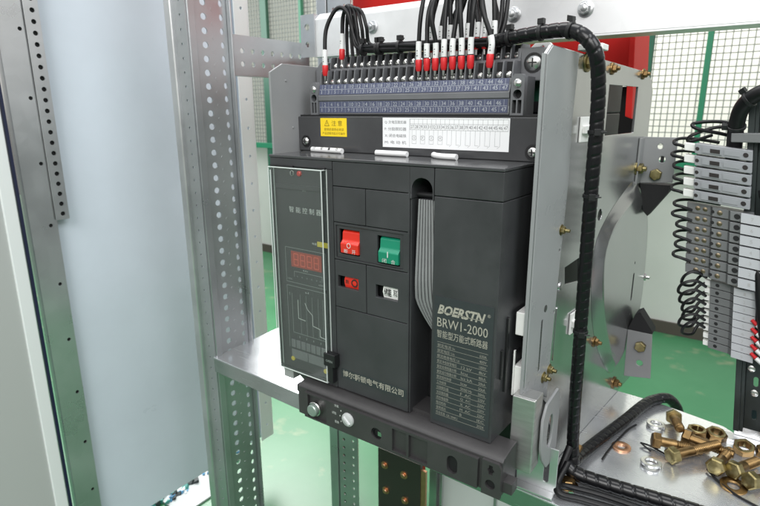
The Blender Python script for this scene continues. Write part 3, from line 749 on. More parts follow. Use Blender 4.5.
b.line(ob_ + nn * .3, X_, uu, nn, 15, 6.6, 269, 6.6, .4)
build('number_strip', b, [BLUE, mat('number_print', (0.42, 0.44, 0.48), 0.5)], tbl)
for x0, x1 in ((0.6, 12.8), (273, 287)):
    cx = (x0 + x1) / 2
    b = MB(); b.plate([(x0, 45), (x1, 45), (x1, 82), (x1 - 3, 86), (x0 + 3, 86), (x0, 82)], [circ(cx, 66.5, 4.6, 16), rect(x0 + 2.2, 48, cx - .8, 61), rect(cx + .8, 48, x1 - 2.2, 61)], (0, 75.5, 0), X_, Z_, Y_, 8)
    b.box(x0, x1, 83.6, 104, 45, 84); b.m = 1; b.box(x0 + .5, x1 - .5, 83.4, 83.5, 46, 72)
    b.m = 2; b.lathe((cx, 75.5, 77), NY, [(4.3, -.5), (4.3, .8), (2.8, 2), (0.01, 2.4)], 16)
    build('end_bracket', b, [TERM, PIT, STEEL], tbl, bevel=0.4)
b = MB(); b.plate([(266, 80), (301, 80), (301, 104), (295, 113), (266, 113)], [], (0, 104, 0), X_, Z_, Y_, 20); e = build('mounting_cheek', b, TERM, tbl, bevel=1.5)
b = MB(); b.plate([(-15, 46), (4, 46), (6, 112), (-6, 113), (-15, 104)], [], (0, 105, 0), X_, Z_, Y_, 18); build('mounting_cheek', b, TERM, tbl, bevel=1.5)
pan_screw(284, 103.8, 98, 8, tbl, m=STEEL, ring=10)
b = MB(); b.plate([(266, 110), (300, 110), (292, 119), (276, 119)], [circ(284, 114, 2.5)], (0, 126, 0), X_, Z_, Y_, 5); build('white_lug', b, WPLAST, tbl, bevel=.6)
b = MB(); b.box(250, 300, 126.2, 129, 60, 110); build('circuit_board', b, mat('board_green', (0.02, 0.12, 0.07), 0.4), tbl)

# ---- side plates
KF = 0.09
def plr(s, off=0.0): return 322 + off + KF * s
UR = V((KF, 1, 0)); NR = V((1, -KF, 0)).normalized()
OR = V((322, 34, 0))
b = MB()
prof = [(0, 100), (10, 108), (298, 97), (322, 88), (334, 74), (334, 30), (338, -60), (372, -120), (388, -190), (388, -270), (388, -369), (110, -369), (92, -340), (62, -272), (27, -243), (0, -237)]
hl = [rect(166, 22, 270, 78), [(82, -116), (124, -113), (130, -142), (86, -136)], circ(176, -71, 7, 14), slot(201, -113, 2, 6), slot(130, -60, 1.5, 3), circ(150, -82, 1.6, 8)]
b.plate(prof[::-1], hl, OR, UR, Z_, NR, -3)
sp = build('side_plate', b, ZINCP, cb, bevel=0.5)
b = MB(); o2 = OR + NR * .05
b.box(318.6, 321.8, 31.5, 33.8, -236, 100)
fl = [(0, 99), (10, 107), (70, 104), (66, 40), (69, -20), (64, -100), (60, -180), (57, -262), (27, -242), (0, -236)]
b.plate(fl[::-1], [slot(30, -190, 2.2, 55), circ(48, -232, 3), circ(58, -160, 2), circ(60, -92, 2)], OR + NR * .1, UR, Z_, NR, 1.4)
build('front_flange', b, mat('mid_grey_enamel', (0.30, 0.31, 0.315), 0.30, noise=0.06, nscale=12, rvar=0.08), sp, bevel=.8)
# raised bulge
bo = [(274, -46), (298, -43), (346, -70), (374, -110), (386, -184), (386, -240), (372, -275), (345, -297), (299, -321), (263, -308), (202, -240), (174, -178), (168, -111), (208, -74)]
bi = [(277, -66), (294, -63), (336, -82), (360, -118), (372, -186), (372, -238), (358, -266), (336, -284), (297, -304), (274, -294), (222, -232), (196, -176), (190, -117), (222, -88)]
bo = [q.to_2d()[:] for q in spline([V((a, c, 0)) for a, c in bo + bo[:1]], 4)][:-1]; bi = [q.to_2d()[:] for q in spline([V((a, c, 0)) for a, c in bi + bi[:1]], 4)][:-1]
P3 = lambda a, c, off: OR + UR * a + V(Z_) * c + NR * off
b = MB(); n = len(bo); vs = []
for lvl, t in ((0.2, 0), (0.7, .06), (3.6, .45), (6.6, .86), (7.2, .94), (7.3, 1.12)):
    for (a, c), (a2, c2) in zip(bo, bi): vs.append(P3(a + (a2 - a) * t, c + (c2 - c) * t, lvl))
fs = []
for j in range(5):
    for i in range(n): fs.append((j * n + i, j * n + (i + 1) % n, (j + 1) * n + (i + 1) % n, (j + 1) * n + i))
b.add(vs, fs)
cap = [(a + (a2 - a) * 1.12, c + (c2 - c) * 1.12) for (a, c), (a2, c2) in zip(bo, bi)]
b.plate(cap, [slot(318, -196, 3.0, 36), circ(317, -160, 2.2, 8), circ(321, -238, 2.2, 8), slot(345, -262, 2, 8)], OR + NR * 7.3, UR, Z_, NR, -1.5)
build('raised_panel', b, ZINCP, sp, smooth=30)
b = MB(); b.box(319.5, 337, 150, 290, -70, -35) if 0 else None
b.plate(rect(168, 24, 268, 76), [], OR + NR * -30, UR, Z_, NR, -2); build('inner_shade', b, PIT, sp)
def hexbolt(par, c, ax, r, m=BRASS, washer=True, h=None, name='bolt', stub=0.0):
    c = V(c); ax = V(ax).normalized(); h = h or r * .85
    b = MB(); z = 0
    if washer: b.lathe(c, ax, [(r * 1.45, 0), (r * 1.45, 1.4), (r * 1.3, 1.8)], 20); z = 1.8
    b.lathe(c + ax * z, ax, [(r, 0), (r, h * .85), (r * .86, h)], 6, rot=.4)
    if stub: b.cyl(c + ax * (z + h), c + ax * (z + h + stub), r * .5, r * .46, 12)
    return build(name, b, m, par, bevel=0.25)
for s, z, r, m, st_ in ((95, 98, 7, BRASS, 4), (169, 95, 4.6, BRASSD, 3), (282, 94, 4.6, BRASSD, 3), (302, -26, 7, BRASS, 4), (61, -70, 4.2, BRASS, 5), (58, -228, 4.6, BRASS, 4), (44, -232, 4.6, BRASS, 4), (200, -243, 5, BRASSD, 4), (306, -345, 6.5, BRASSD, 4)):
    hexbolt(sp, P3(s, z, 0.1), NR, r, m, stub=st_)
hexbolt(sp, P3(380, -196, 2), NR, 5.5, STEEL, stub=5)
b = MB(); b.plate([(30, -150), (36, -156), (36, -215), (30, -222), (24, -215), (24, -156)], [], OR + NR * .1, UR, Z_, NR, 1.1)
b.plate(slot(70, -190, 2.2, 60), [], OR + NR * .1, UR, Z_, NR, .8); b.lathe(P3(36, -150, 0), NR, [(5, 0), (4, 1.5), (2, 1.6)], 14); b.lathe(P3(72, -135, 0), NR, [(5.5, 0), (4.4, 1.5), (2.5, 1.6)], 14)
build('pressed_rib', b, ZINCP, sp)
# ears
b = MB(); b.plate([(350, 15), (392, 15), (392, -44), (352, -47)], [circ(372, 3, 3.6), circ(376, -14, 4.2)], (0, 350, 0), X_, Z_, Y_, 3)
b.hexa([(349, 330, -47), (352, 330, -47), (352, 350, -47), (349, 350, -47), (349, 330, 14), (352, 330, 14), (352, 350, 14), (349, 350, 14)])
er = build('mounting_ear', b, PAINTG, sp, bevel=.8)
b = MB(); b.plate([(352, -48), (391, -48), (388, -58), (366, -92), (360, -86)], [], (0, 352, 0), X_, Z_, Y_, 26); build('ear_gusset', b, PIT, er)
hexbolt(er, (371, 349.8, -34), NY, 8, BRASS, washer=False)
b = MB(); b.box(374, 378, 351, 354, -18, -10); build('grommet', b, BLACK, er)
b = MB(); b.plate([(358, -262), (391, -262), (396, -330), (360, -336)], [circ(379, -310, 4.6)], (0, 352, 0), X_, Z_, Y_, 3); er2 = build('mounting_ear', b, PAINTG, sp, bevel=.8)
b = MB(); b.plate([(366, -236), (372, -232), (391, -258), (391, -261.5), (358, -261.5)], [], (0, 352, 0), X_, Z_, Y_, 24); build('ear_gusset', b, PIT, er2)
hexbolt(er2, (378, 351.8, -283), NY, 8, BRASS, washer=False)
# left side plate
b = MB(); b.plate([(24, 97), (46, 108), (330, 105), (330, -369), (90, -369), (24, -282)][::-1], [], (-17, 0, 0), Y_, Z_, X_, -3)
sl = build('side_plate', b, PAINTG, cb, bevel=.6)
for y, z in ((60, 30), (50, 88)):
    b = MB(); b.lathe((-17, y, z), X_, [(1.4, 0), (1.2, .8), (.3, 1)], 10); build('rivet', b, PAINTG, sl)
b = MB(); b.box(0, 17.5, 5, 30, -296, -276.5) ; build('foot_block', b, mat('pale_plastic', (0.36, 0.37, 0.37), .45), cb, bevel=.8)

# brackets right of the front
b = MB(); b.box(308, 321.6, 36, 70, -172, -147); build('guide_block', b, WPLAST, cb, bevel=1.2)
b = MB(); b.box(307.5, 323, 40, 75, -242, -208); b.box(307, 309, 37.5, 41, -242, -190); build('guide_block', b, WPLAST, cb, bevel=1.2)
b = MB(); b.box(314, 338.5, 24, 27, -318, -233); b.box(336, 338.5, 27.1, 48, -318, -233); b.box(314, 338, 27.1, 48, -236, -233.2)
br = build('guide_bracket', b, ALU, cb, bevel=1.2)
b = MB(); b.plate([(40, -262), (50, -248), (86, -244), (94, -258), (94, -318), (84, -332), (62, -330), (46, -312), (40, -296)], [circ(66, -286, 9, 18, 20)], (340, 0, 0), Y_, Z_, X_, 3); build('locking_loop', b, PAINTG, cb, bevel=.8)
b = MB(); b.plate(rect(306, -369, 352, -312), [slot(340, -341, 3, 26)], (0, 74, 0), X_, Z_, Y_, 2.5); b.box(306, 352, 62, 74, -369.6, -366.8); build('foot_bracket', b, ZINC, cb, bevel=.5)
hexbolt(cb, (358, 100, -369.5), Z_, 8, BRASSD)
hexbolt(cb, (350, 150, -352), X_, 7, BRASSD)

# ---- bottom fascia
fs_ = MB()
fs_.prism([(20, -281.5), (6, -281.5), (-13, -284.5), (-16, -287), (-16, -325.5), (20, -325.5)], (46, 0, 0), Y_, Z_, X_, 278)
fs_.prism([(-10, -285), (-15.9, -286), (-15.9, -296), (-10, -296)], (44, 0, 0), Y_, Z_, X_, 2)
fas = build('bottom_fascia', fs_, BROWN, cb, bevel=.9)
b = MB()
# raised tray with pockets
b.plate(rect(60, -324, 299, -290), [rect(66, -322, 96, -291.6), rect(194, -321, 213, -293), rect(216, -321.5, 240, -293)] + [circ(172, -308, 7.4, 18), slot(270, -308.5, 6.2, 9)], (0, -20.2, 0), X_, Z_, Y_, 4.1)
b.plate([(303.5, -327), (324, -327), (324, -293), (321, -288), (303.5, -288)], [circ(313, -314, 5.4, 16), circ(313, -297.4, 4.2, 10), rect(311.2, -303.6, 314.8, -291.6)] if 0 else [circ(313, -314, 5.4, 16), [(309, -297.4), (311, -300), (311, -302.6), (315, -302.6), (315, -300), (317, -297.4), (315, -295), (315, -292), (311, -292), (311, -295)]], (0, -19.6, 0), X_, Z_, Y_, 3.5)
b.box(320, 334, -14, 0, -321, -309)
build('tray', b, BROWN, fas)
for q in ((66, 96, -16.25, -322, -291), (165, 180, -16.25, -316, -300), (263, 277, -16.25, -320, -297), (307, 319, -16.24, -320, -291)):
    b = MB(); b.box(q[0], q[1], q[2], -16.1, q[3], q[4]); build('recess', b, PIT if q[0] > 100 else BROWN, fas)
b = MB(); b.lathe((79, -16.3, -307), NY, [(9.4, 0), (9.4, 6), (8.6, 6.8), (8.4, 5.6)], 28); b.m = 1; b.lathe((79, -20, -307), NY, [(7.6, 0), (7.6, 7), (6.6, 8.2), (0.01, 8.5)], 28)
build('push_button', b, [STEEL, mat('button_sage', (0.33, 0.40, 0.36), .3, metal=.5)], fas)
b = MB(); b.lathe((131, -20.2, -304), NY, [(8.6, 0), (8.4, 2), (7.2, 3), (0.01, 3.4)], 28); b.m = 1; b.hexa([(126, -25.4, -301.2), (127.6, -25.4, -299.4), (136.4, -25.4, -307.0), (134.8, -25.4, -308.8), (125.4, -23, -301.4), (127.6, -23, -298.8), (137, -23, -306.8), (134.8, -23, -309.4)])
b.m = 2
for tx, x, z in (('分离', 110, -293.5), ('试验', 106, -304), ('连接', 110, -315)): b.text(tx, (0, -20.3, 0), X_, Z_, x, z, 6.6, 3.6, NY)
for x, z in ((119.5, -297), (118, -304), (119.5, -311)): b.text('I', (0, -20.3, 0), X_, Z_, x, z, 1.2, 1.8, NY)
build('position_dial', b, [mat('dial_grey', (0.46, 0.47, 0.47), .4), mat('dial_knob', (0.56, 0.57, 0.57), .4), SILK], fas)
b = MB(); b.lathe((172, -17, -308), NY, [(6.6, 0), (6.6, 1.2), (5.4, 1.4), (5.4, 0)], 24, closed=True); b.m = 1; b.box(173, 178, -18.4, -16.3, -311, -305.5); build('lock_ring', b, [BLACK, STEEL], fas)

# ================================================================== SLEEVES on the top cover
G = 'white marker sleeves on the breaker top'
for name, pts, lab in (('tubing', [(18, 57, 3.6), (40, 55, 3.6), (71, 52, 3.6)], 'printed white sleeve below the yellow warning sticker'),
                       ('tubing', [(120, 55, 3.6), (140, 54, 3.6), (164, 53, 3.6)], 'straight plain white sleeve under the left end of the white label'),
                       ('tubing', [(193, 62, 3.6), (200, 56, 3.4), (212, 51, 3.4), (228, 49, 3.6)], 'bent white sleeve under the white wiring label')):
    b = MB(); p = spline(pts, 8); b.tube(p, 3.2, 14)
    if lab.startswith('printed'):
        b.m = 1
        for k, tx in enumerate(('17', '8', '1', 'o')):
            q = V(pts[0]).lerp(V(pts[-1]), .12 + .25 * k); b.text(tx, q + V((0, -2.5, 1.9)), X_, (0, .6, .8), -1.6, -1.4, 3.2, 2.8, (0, -.8, .6), lift=.35)
    tag(build('marker_sleeve', b, [SLEEVE, INK], base=pts[1]), lab, 'sleeve', G)

# ================================================================== CONTROL WIRES
GW = 'black control wires on the terminal block'
ORD = ['first', 'second', 'third', 'fourth', 'fifth', 'sixth', 'seventh', 'eighth', 'ninth', 'tenth']
def wire(tip, up, lab, fm=FERR, fl=13, slv=True, r=2.55, sl=18, gap=1.0):
    tip = V(tip); d = (V(up[0]) - tip).normalized()
    a = tip + d * 5.5; c = a + d * fl
    b = MB(); p = spline([c - d * 1] + [V(q) for q in up], 9); b.tube(p, r, 10)
    o = tag(build('control_wire', b, CABLE, base=c), lab, 'wire', GW)
    b = MB(); b.cyl(tip, a + d, 1.7, 2.0, 10); build('crimp_pin', b, STEEL, o)
    b = MB(); b.lathe(a, d, [(2.6, 0), (3.7, 2.5), (3.8, fl - 1), (3.4, fl)], 16); build('ferrule', b, fm, o)
    if slv:
        e = c + d * gap; L_ = 0; pts = [e]
        b = MB(); acc = 0; q = [c] + p
        pp = [x for x in p if gap < (x - c).length < gap + sl]
        if len(pp) < 2: pp = [e, e + d * sl]
        pp = [e] + pp
        b.tube(pp, r + 0.7, 14); b.m = 1
        m_ = pp[len(pp) // 2]
        for k in range(3): b.text('1' if k != 1 else '7', m_ + V((0, -r - .5, 0)), (0, 0, 1), (-1, 0, 0), -4 + k * 2.6, -.8, 1.2, 1.6, NY, lift=.3)
        build('marker_sleeve', b, [SLEEVE, INKG], o)
    return o
rw = random.Random(11)
# left pair and the four plain wires arching into the horizontal loom
wire((20, 84, 88), [(21, 83, 122), (22, 86, 150), (34, 92, 172), (47, 96, 168), (54, 98, 145), (64, 98, 127), (86, 96, 123)], 'leftmost black wire, red ferrule in the front row, arching over to the loom', fl=13)
wire((31, 104, 108), [(31, 106, 145), (33, 106, 166), (43, 104, 176), (55, 101, 168), (60, 100, 140), (72, 100, 126), (92, 98, 124)], 'second wire from the left, red ferrule in the rear terminal row')
for k, (x, lab) in enumerate(((39, 'third'), (45, 'fourth'), (51, 'fifth'), (57, 'sixth'))):
    b = MB(); b.tube(spline([(x - 14 + k * 3, 112, 112), (x - 11 + k, 110, 148), (x - 3 + k, 106 - k * 2, 174 - k * 1.6), (x + 9 + k * 1.5, 101 - k * 2, 172 - k * 2.2), (x + 15 + k * 1.8, 98 - k, 148), (x + 22, 97 + k, 126 + k), (x + 52, 95 + k, 122 + k * 1.6)], 9), 2.2, 10)
    tag(build('control_wire', b, CABLE, base=(x, 112, 112)), '%s black wire from the left in the arching bunch without a ferrule showing' % lab, 'wire', GW)
idx = [13, 14, 15, 16, 17, 18, 19, 21]
for k, i in enumerate(idx):
    x = X0 + i * P
    bend = 8 * sin(k * 2.3) + rw.uniform(-3, 3)
    top = (160 + (x - 155) * .82 + bend * .5, 96 + rw.uniform(-4, 6), 190); top2 = (172 + (x - 155) * .66 + bend, 120 + rw.uniform(0, 14), 250)
    wire((x, 84.5, 88), [(x + (2 if i == 21 else .6) + rw.uniform(-.6, .6), 83, 122), ((x + top[0]) / 2 + rw.uniform(-3.5, 3.5), 84 + rw.uniform(-4, 4), 155), top, top2, (top2[0] + 10, 200, 300)],
         '%s from left of the eight sleeved wires in the front terminal row' % ORD[k], fl=13 + rw.uniform(-.8, .8), sl=18 + rw.uniform(-2, 2))
for k, (i, red_) in enumerate(((13.5, 1), (14.6, 1), (15.6, 0), (16.5, 1), (17.6, 0), (18.7, 1), (19.6, 1), (20.6, 1))):
    x = X0 - 1 + i * P
    top = (162 + (x - 155) * .8 + rw.uniform(-6, 6), 112 + rw.uniform(-4, 6), 190); top2 = (176 + (x - 155) * .64, 135 + rw.uniform(0, 14), 250)
    wire((x, 105, 109), [(x + rw.uniform(-1, 1), 106, 142), ((x + top[0]) / 2, 108, 165), top, top2, (top2[0] + 10, 215, 300)],
         '%s from left of the eight sleeved wires in the rear terminal row' % ORD[k], fm=FERR if red_ else FERR2, fl=12, sl=15)
for k, i in enumerate((12.6, 14.2, 15.1, 16.1, 17.1, 18.2, 20.1)):
    x = X0 - 2 + i * P; tx = 178 + (x - 155) * .62 + rw.uniform(-9, 9)
    b = MB(); b.tube(spline([(x, 118, 112), (x + rw.uniform(-3, 3), 120, 145), ((x + tx) / 2, 122 + rw.uniform(-6, 6), 172), (tx, 138, 225), (tx + 12, 225, 300)], 9), 2.5, 10)
    tag(build('control_wire', b, CABLE, base=(x, 118, 112)), '%s from left of the seven bare black wires behind the sleeved ones' % ORD[k], 'wire', GW)
for k in range(2):
    b = MB(); b.tube(spline([(238 + 5 * k, 108, 121), (242 + 5 * k, 112, 140), (240 + 6 * k, 120, 170), (232 + 7 * k, 140, 215), (226 + 8 * k, 200, 300)], 9), 2.4, 10)
    tag(build('control_wire', b, CABLE, base=(240 + 5 * k, 108, 121)), ('inner' if k == 0 else 'outer') + ' of two wires rising from the horizontal loom near the beam bolt', 'wire', GW)

# ================================================================== LOOMS
def wrapped(path, R, pitch=12.0, step=1.1, seg=18, groove=0.085):
    p = resample(spline(path, 24), step)
    def rf(i, a):
        ph = (i * step / pitch - a / (2 * pi)) % 1.0
        g = groove if ph < 0.10 else (groove * .35 * (1 - (ph - .1) / .15) if ph < .25 else 0)
        return R * (1 - g + 0.03 * ph)
    b = MB(); b.tube(p, R, seg, rf); return b, p
def tie(par, c, d, R, wd=4.0, head=None):
    c = V(c); d = V(d).normalized(); b = MB()
    b.lathe(c - d * wd / 2, d, [(R, 0), (R + 1.1, .3), (R + 1.1, wd - .3), (R, wd)], 22)
    if head is not None:
        h = V(head).normalized(); a, u, w_ = b.frame(h); q = c + h * (R + .5); e = d; f = h.cross(d)
        P8 = []
        for k in (0, 5.5):
            for s_, t_ in ((-1, -1), (1, -1), (1, 1), (-1, 1)): P8.append(q + h * k + e * 3.2 * s_ + f * 3.2 * t_)
        b.hexa(P8); b.cyl(q + h * 3, q + h * 3 + f * 9, 1.0, .8, 6)
    return build('cable_tie', b, BLACK, par, bevel=.4)
GL = 'black cable looms around the breaker'
# horizontal loom over the terminals (bare parallel wires, then wrap), down the side plate to the shelf
main = thing('cable_loom', (352, 110, -150), 'thick spiral wrapped black loom running down the plated side sheet', 'cable loom', GL)
mp = [(236, 104, 121), (268, 100, 124), (300, 98, 126), (322, 95, 125), (338, 92, 117), (348, 94, 102), (351, 100, 78), (352, 104, 42), (352, 107, -38), (352, 114, -148), (352, 121, -270), (353, 124, -325), (357, 120, -352)]
b, p = wrapped(mp, 6.9, 11); build('spiral_wrap', b, WRAP, main)
def near(p, z): return min(range(2, len(p) - 2), key=lambda i: abs(p[i].z - z) + (1000 if p[i].x < 340 else 0))
for z in (30, -34, -185): i = near(p, z); tie(main, p[i], p[i + 1] - p[i], 7.0, head=(.35, -.9, 0))
for x in (258, 292, 322):
    i = min(range(2, len(p) - 2), key=lambda i: abs(p[i].x - x) + (1000 if p[i].z < 110 else 0)); tie(main, p[i], p[i + 1] - p[i], 7.2, head=(0, 0, 1))
hl_ = thing('cable_loom', (150, 97, 123), 'slim bunch of parallel black wires along the rear of the terminal block', 'cable loom', GL)
b = MB()
for k in range(5):
    a = 2 * pi * k / 5
    b.tube(spline([(64 + 3 * k, 99 + 3 * cos(a), 124 + 3 * sin(a)), (110, 97 + 3.4 * cos(a), 123 + 3.4 * sin(a)), (160, 98 + 3.4 * cos(a + .6), 122 + 3.4 * sin(a + .6)), (210, 103 + 3.4 * cos(a + 1), 121 + 3.4 * sin(a + 1)), (240, 104 + 3.4 * cos(a + 1.3), 121 + 3.4 * sin(a + 1.3))], 10), 2.5, 8)
build('conductors', b, CABLE, hl_)
for x in (70, 92, 96, 124, 236): tie(hl_, (x, 98 if x < 200 else 104, 123 if x < 200 else 121), X_, 6.6, 4, head=(0, 0, 1))
lo = thing('cable_loom', (430, 120, -370), 'wrapped black loom lying across the front of the shelf below the loose bolts', 'cable loom', GL)
b, p2 = wrapped([(350, 112, -352), (364, 112, -359), (389, 115, -361), (430, 120, -361.5), (479, 125, -361.5), (540, 126, -361.5), (640, 120, -361.5)], 8.2, 13); build('spiral_wrap', b, WRAP, lo)
lr = thing('cable_loom', (375, 260, -370), 'wrapped black loom running back along the foot of the side sheet', 'cable loom', GL)
b, p3 = wrapped([(354, 118, -354), (358, 165, -361.5), (368, 211, -362), (383, 274, -362), (394, 322, -361), (404, 352, -362), (422, 376, -366), (436, 395, -400), (440, 400, -470)], 7.4, 12); build('spiral_wrap', b, WRAP, lr)
sg = thing('cable_loom', (352, 70, -370), 'short thin black cable looping over the shelf beside the foot bracket', 'cable loom', GL)
b = MB(); b.tube(spline([(352, 116, -330), (350, 90, -355), (356, 74, -364), (380, 80, -366), (420, 86, -366), (470, 92, -366), (520, 90, -366), (640, 84, -366)], 12), 4.2, 10); build('jacket', b, CABLE, sg)
b = MB(); b.tube(spline([(356, 100, -340), (352, 82, -358), (362, 92, -365), (400, 100, -366), (470, 103, -366), (540, 100, -366), (640, 95, -366)], 12), 3.6, 10); build('jacket', b, CABLE, sg)

# white adhesive mounts
GM = 'white cable tie mounts'
for s, z, lab in ((103, 31, 'white adhesive tie mount on the side sheet near the rectangular opening'), (122, -190, 'white adhesive tie mount on the side sheet behind the loom, lower one')):
    c = P3(s, z, 0.2)
    m_ = thing('tie_mount', c, lab, 'tie mount', GM)
    b = MB(); b.plate(rect(-15, -13, 15, 13), [], c, UR, Z_, NR, 2.5); b.plate(rect(-13, -4, 13, 4), [], c + NR * 2.6, UR, Z_, NR, 4.0); build('base', b, WPLAST, m_, bevel=.8)
    b = MB(); b.plate(rect(-5, -5, 5, 5), [], c + NR * 6.7, UR, Z_, NR, 1.2); build('saddle', b, WPLAST, m_, bevel=.4)
c = V((336, 104, 108.6)); m_ = thing('tie_mount', c, 'white adhesive tie mount on the top edge of the side sheet under the loom', 'tie mount', GM)
b = MB(); b.box(324, 348, 116, 138, 108, 114); build('base', b, WPLAST, m_, bevel=1)

# ================================================================== LOOSE FASTENERS on the shelf
GB = 'loose yellow zinc bolts'
SZ = -370
def loose_bolt(head, tip, lab, r=10.8, rs=6.1, m=BRASS, ms=BRASSD):
    head = V(head); tip = V(tip); d = (tip - head).normalized(); hh = 9.5; L_ = (tip - head).length
    o = thing('hex_bolt', head, lab, 'bolt', GB)
    b = MB(); b.lathe(head - d * hh, d, [(r * .84, 0), (r, 1.6), (r, hh)], 6, rot=rw.uniform(0, 1)); b.lathe(head - d * (hh + .15), d, [(r * .62, 0), (r * .7, .4)], 24)
    build('head', b, m, o, bevel=.4)
    n = int(L_ / .4); tl = L_ * .62; vs = []
    b = MB(); pts = [head + d * (L_ * i / n) for i in range(n + 1)]
    def rf(i, a):
        s_ = L_ * i / n
        if s_ < L_ - tl: return rs
        k = ((s_ / 2.4) - a / (2 * pi)) % 1
        e = 1 - max(0, (s_ - L_ + 2) / 2) * .25
        return rs * (0.84 + .16 * abs(2 * k - 1)) * e
    b.tube(pts, rs, 16, rf); build('shank', b, ms, o, smooth=60)
    return o
loose_bolt((437, 309, -358.5), (449, 262, -346.5), 'brassy bolt lying on others, head furthest back beside the split washer')
loose_bolt((431, 237, -358), (478, 252, -362), 'bronze bolt with its head beside the thin black offcut, half under another bolt', m=BRASSD)
loose_bolt((452, 218, -358.5), (493, 266, -354), 'longest visible brassy bolt in the middle of the heap pointing to the nuts')
loose_bolt((495, 222, -357.5), (505, 274, -363), 'bolt facing the front with its hex head towards the viewer, left of two', m=BRASS)
loose_bolt((514, 226, -357.5), (534, 268, -363), 'bolt facing the front with its hex head towards the viewer, right of two')
loose_bolt((532, 214, -357.5), (560, 250, -363), 'bolt cut by the right edge of the view beside the flat bronze washer')
loose_bolt((462, 268, -359), (510, 262, -361), 'dark bronze bolt under the longest bolt in the heap', m=BRASSD, r=11)
GN = 'loose hex nuts'
for c, ax, lab in (((466, 300, -369.6), (0, 0, 1), 'bronze nut lying flat, left one of the pair behind the heap'), ((487, 308, -369.6), (0.1, -.15, 1), 'bronze nut of the pair behind the heap, the one beside the rail'), ((519, 293, -368.5), (0, -.35, 1), 'tilted bright nut in front of the foot of the dark rail')):
    b = MB(); r = 13; b.lathe(c, ax, [(r, 0), (r, 9), (r * .86, 10), (7.6, 10), (7.6, 0)], 6, rot=.5, closed=True)
    o = tag(build('hex_nut', b, BRASSD, base=c, bevel=.3), lab, 'nut', GN)
    b = MB(); b.lathe(c, ax, [(10.6, 10.0), (10.2, 10.6), (8.2, 10.6), (7.4, 9.6), (7.0, .4), (8.4, .4)], 24, closed=True); build('bore_ring', b, BRASS, o)
for c, ax, lab in (((474, 278, -369.6), (0.1, .2, 1), 'small bronze nut half hidden behind the longest bolt'), ((540, 300, -369.0), (.2, -.3, 1), 'nut at the right edge of the view behind the bolt heads')):
    b = MB(); r = 10.5; b.lathe(c, ax, [(r, 0), (r, 8), (r * .86, 9), (6.2, 9), (6.2, 0)], 6, rot=.2, closed=True)
    tag(build('hex_nut', b, BRASSD, base=c, bevel=.3), lab, 'nut', GN)
b = MB(); c = (447, 250, -369.9); b.lathe(c, (0, 0, 1), [(11, 0), (11, 1.8), (10.6, 2.1), (5.8, 2.1), (5.4, 1.8), (5.4, 0)], 32, closed=True)
tag(build('flat_washer', b, STEEL, base=c), 'bright flat washer lying under the bolts in the heap', 'washer', 'flat washers')
GS = 'split spring washers'
for c, lab in (((418, 293, -369.8), 'bright split spring washer behind, beside the topmost bolt'), ((429, 197, -369.8), 'bright split spring washer in front, near the wrapped loom')):
    b = MB(); pts = []
    for k in range(31):
        a = -.4 + k / 30 * (2 * pi - .12); pts.append(V((c[0] + 9.6 * cos(a), c[1] + 9.6 * sin(a), c[2] + 1.9 + k / 30 * 2.2)))
    vs = []; n = len(pts)
    for k, q in enumerate(pts):
        rd = V((q.x - c[0], q.y - c[1], 0)).normalized()
        for e, h in ((-2.3, -1.7), (2.3, -1.7), (2.3, 1.7), (-2.3, 1.7)): vs.append(q + rd * e + V((0, 0, h)))
    fs = [(0, 3, 2, 1), ((n - 1) * 4, (n - 1) * 4 + 1, (n - 1) * 4 + 2, (n - 1) * 4 + 3)]
    for k in range(n - 1):
        for j in range(4): fs.append((k * 4 + j, k * 4 + (j + 1) % 4, k * 4 + 4 + (j + 1) % 4, k * 4 + 4 + j))
    b.add(vs, fs)
    tag(build('spring_washer', b, STEEL, base=c, bevel=.4), lab, 'washer', GS)
b = MB(); c = (391, 214, -369.9); b.lathe(c, (0, 0, 1), [(11.6, 0), (11.6, 1.8), (11.2, 2.1), (5.6, 2.1), (5.2, 1.8), (5.2, 0)], 36, closed=True)
tag(build('flat_washer', b, COPPER, base=c), 'flat copper coloured washer lying alone near the loom', 'washer', 'flat washers')
b = MB(); c = (514, 207, -369.4); b.lathe(c, (.05, -.12, 1), [(14, 0), (14, 2), (13.4, 2.4), (7, 2.4), (6.5, 2), (6.5, 0)], 36, closed=True)
tag(build('flat_washer', b, BRASSD, base=c), 'flat bronze washer in front of the bolt heads near the right edge', 'washer', 'flat washers')
b = MB(); b.tube(spline([(396, 276, -367), (390, 262, -368.2), (385, 235, -368.6), (380, 200, -368.6), (378, 172, -368)], 10), 1.3, 8)
tag(build('wire_offcut', b, CABLE, base=(390, 230, -369)), 'long curved thin black offcut lying between loom and copper washer', 'wire offcut')
b = MB(); b.tube(spline([(410, 233, -366), (420, 236, -368), (432, 232, -368.5), (446, 226, -368.5)], 8), 1.2, 8); b.tube(spline([(410, 233, -366), (417, 228, -367), (424, 225, -368.6)], 6), 1.1, 8)
tag(build('wire_offcut', b, CABLE, base=(420, 232, -369)), 'short forked black offcut touching the bronze bolt head', 'wire offcut')
b = MB(); b.tube(spline([(486, 222, -367), (500, 205, -368), (520, 190, -368.6), (545, 180, -368.6)], 8), 1.3, 8)
tag(build('wire_offcut', b, CABLE, base=(510, 200, -369)), 'thin black offcut crossing the flat bronze washer', 'wire offcut')

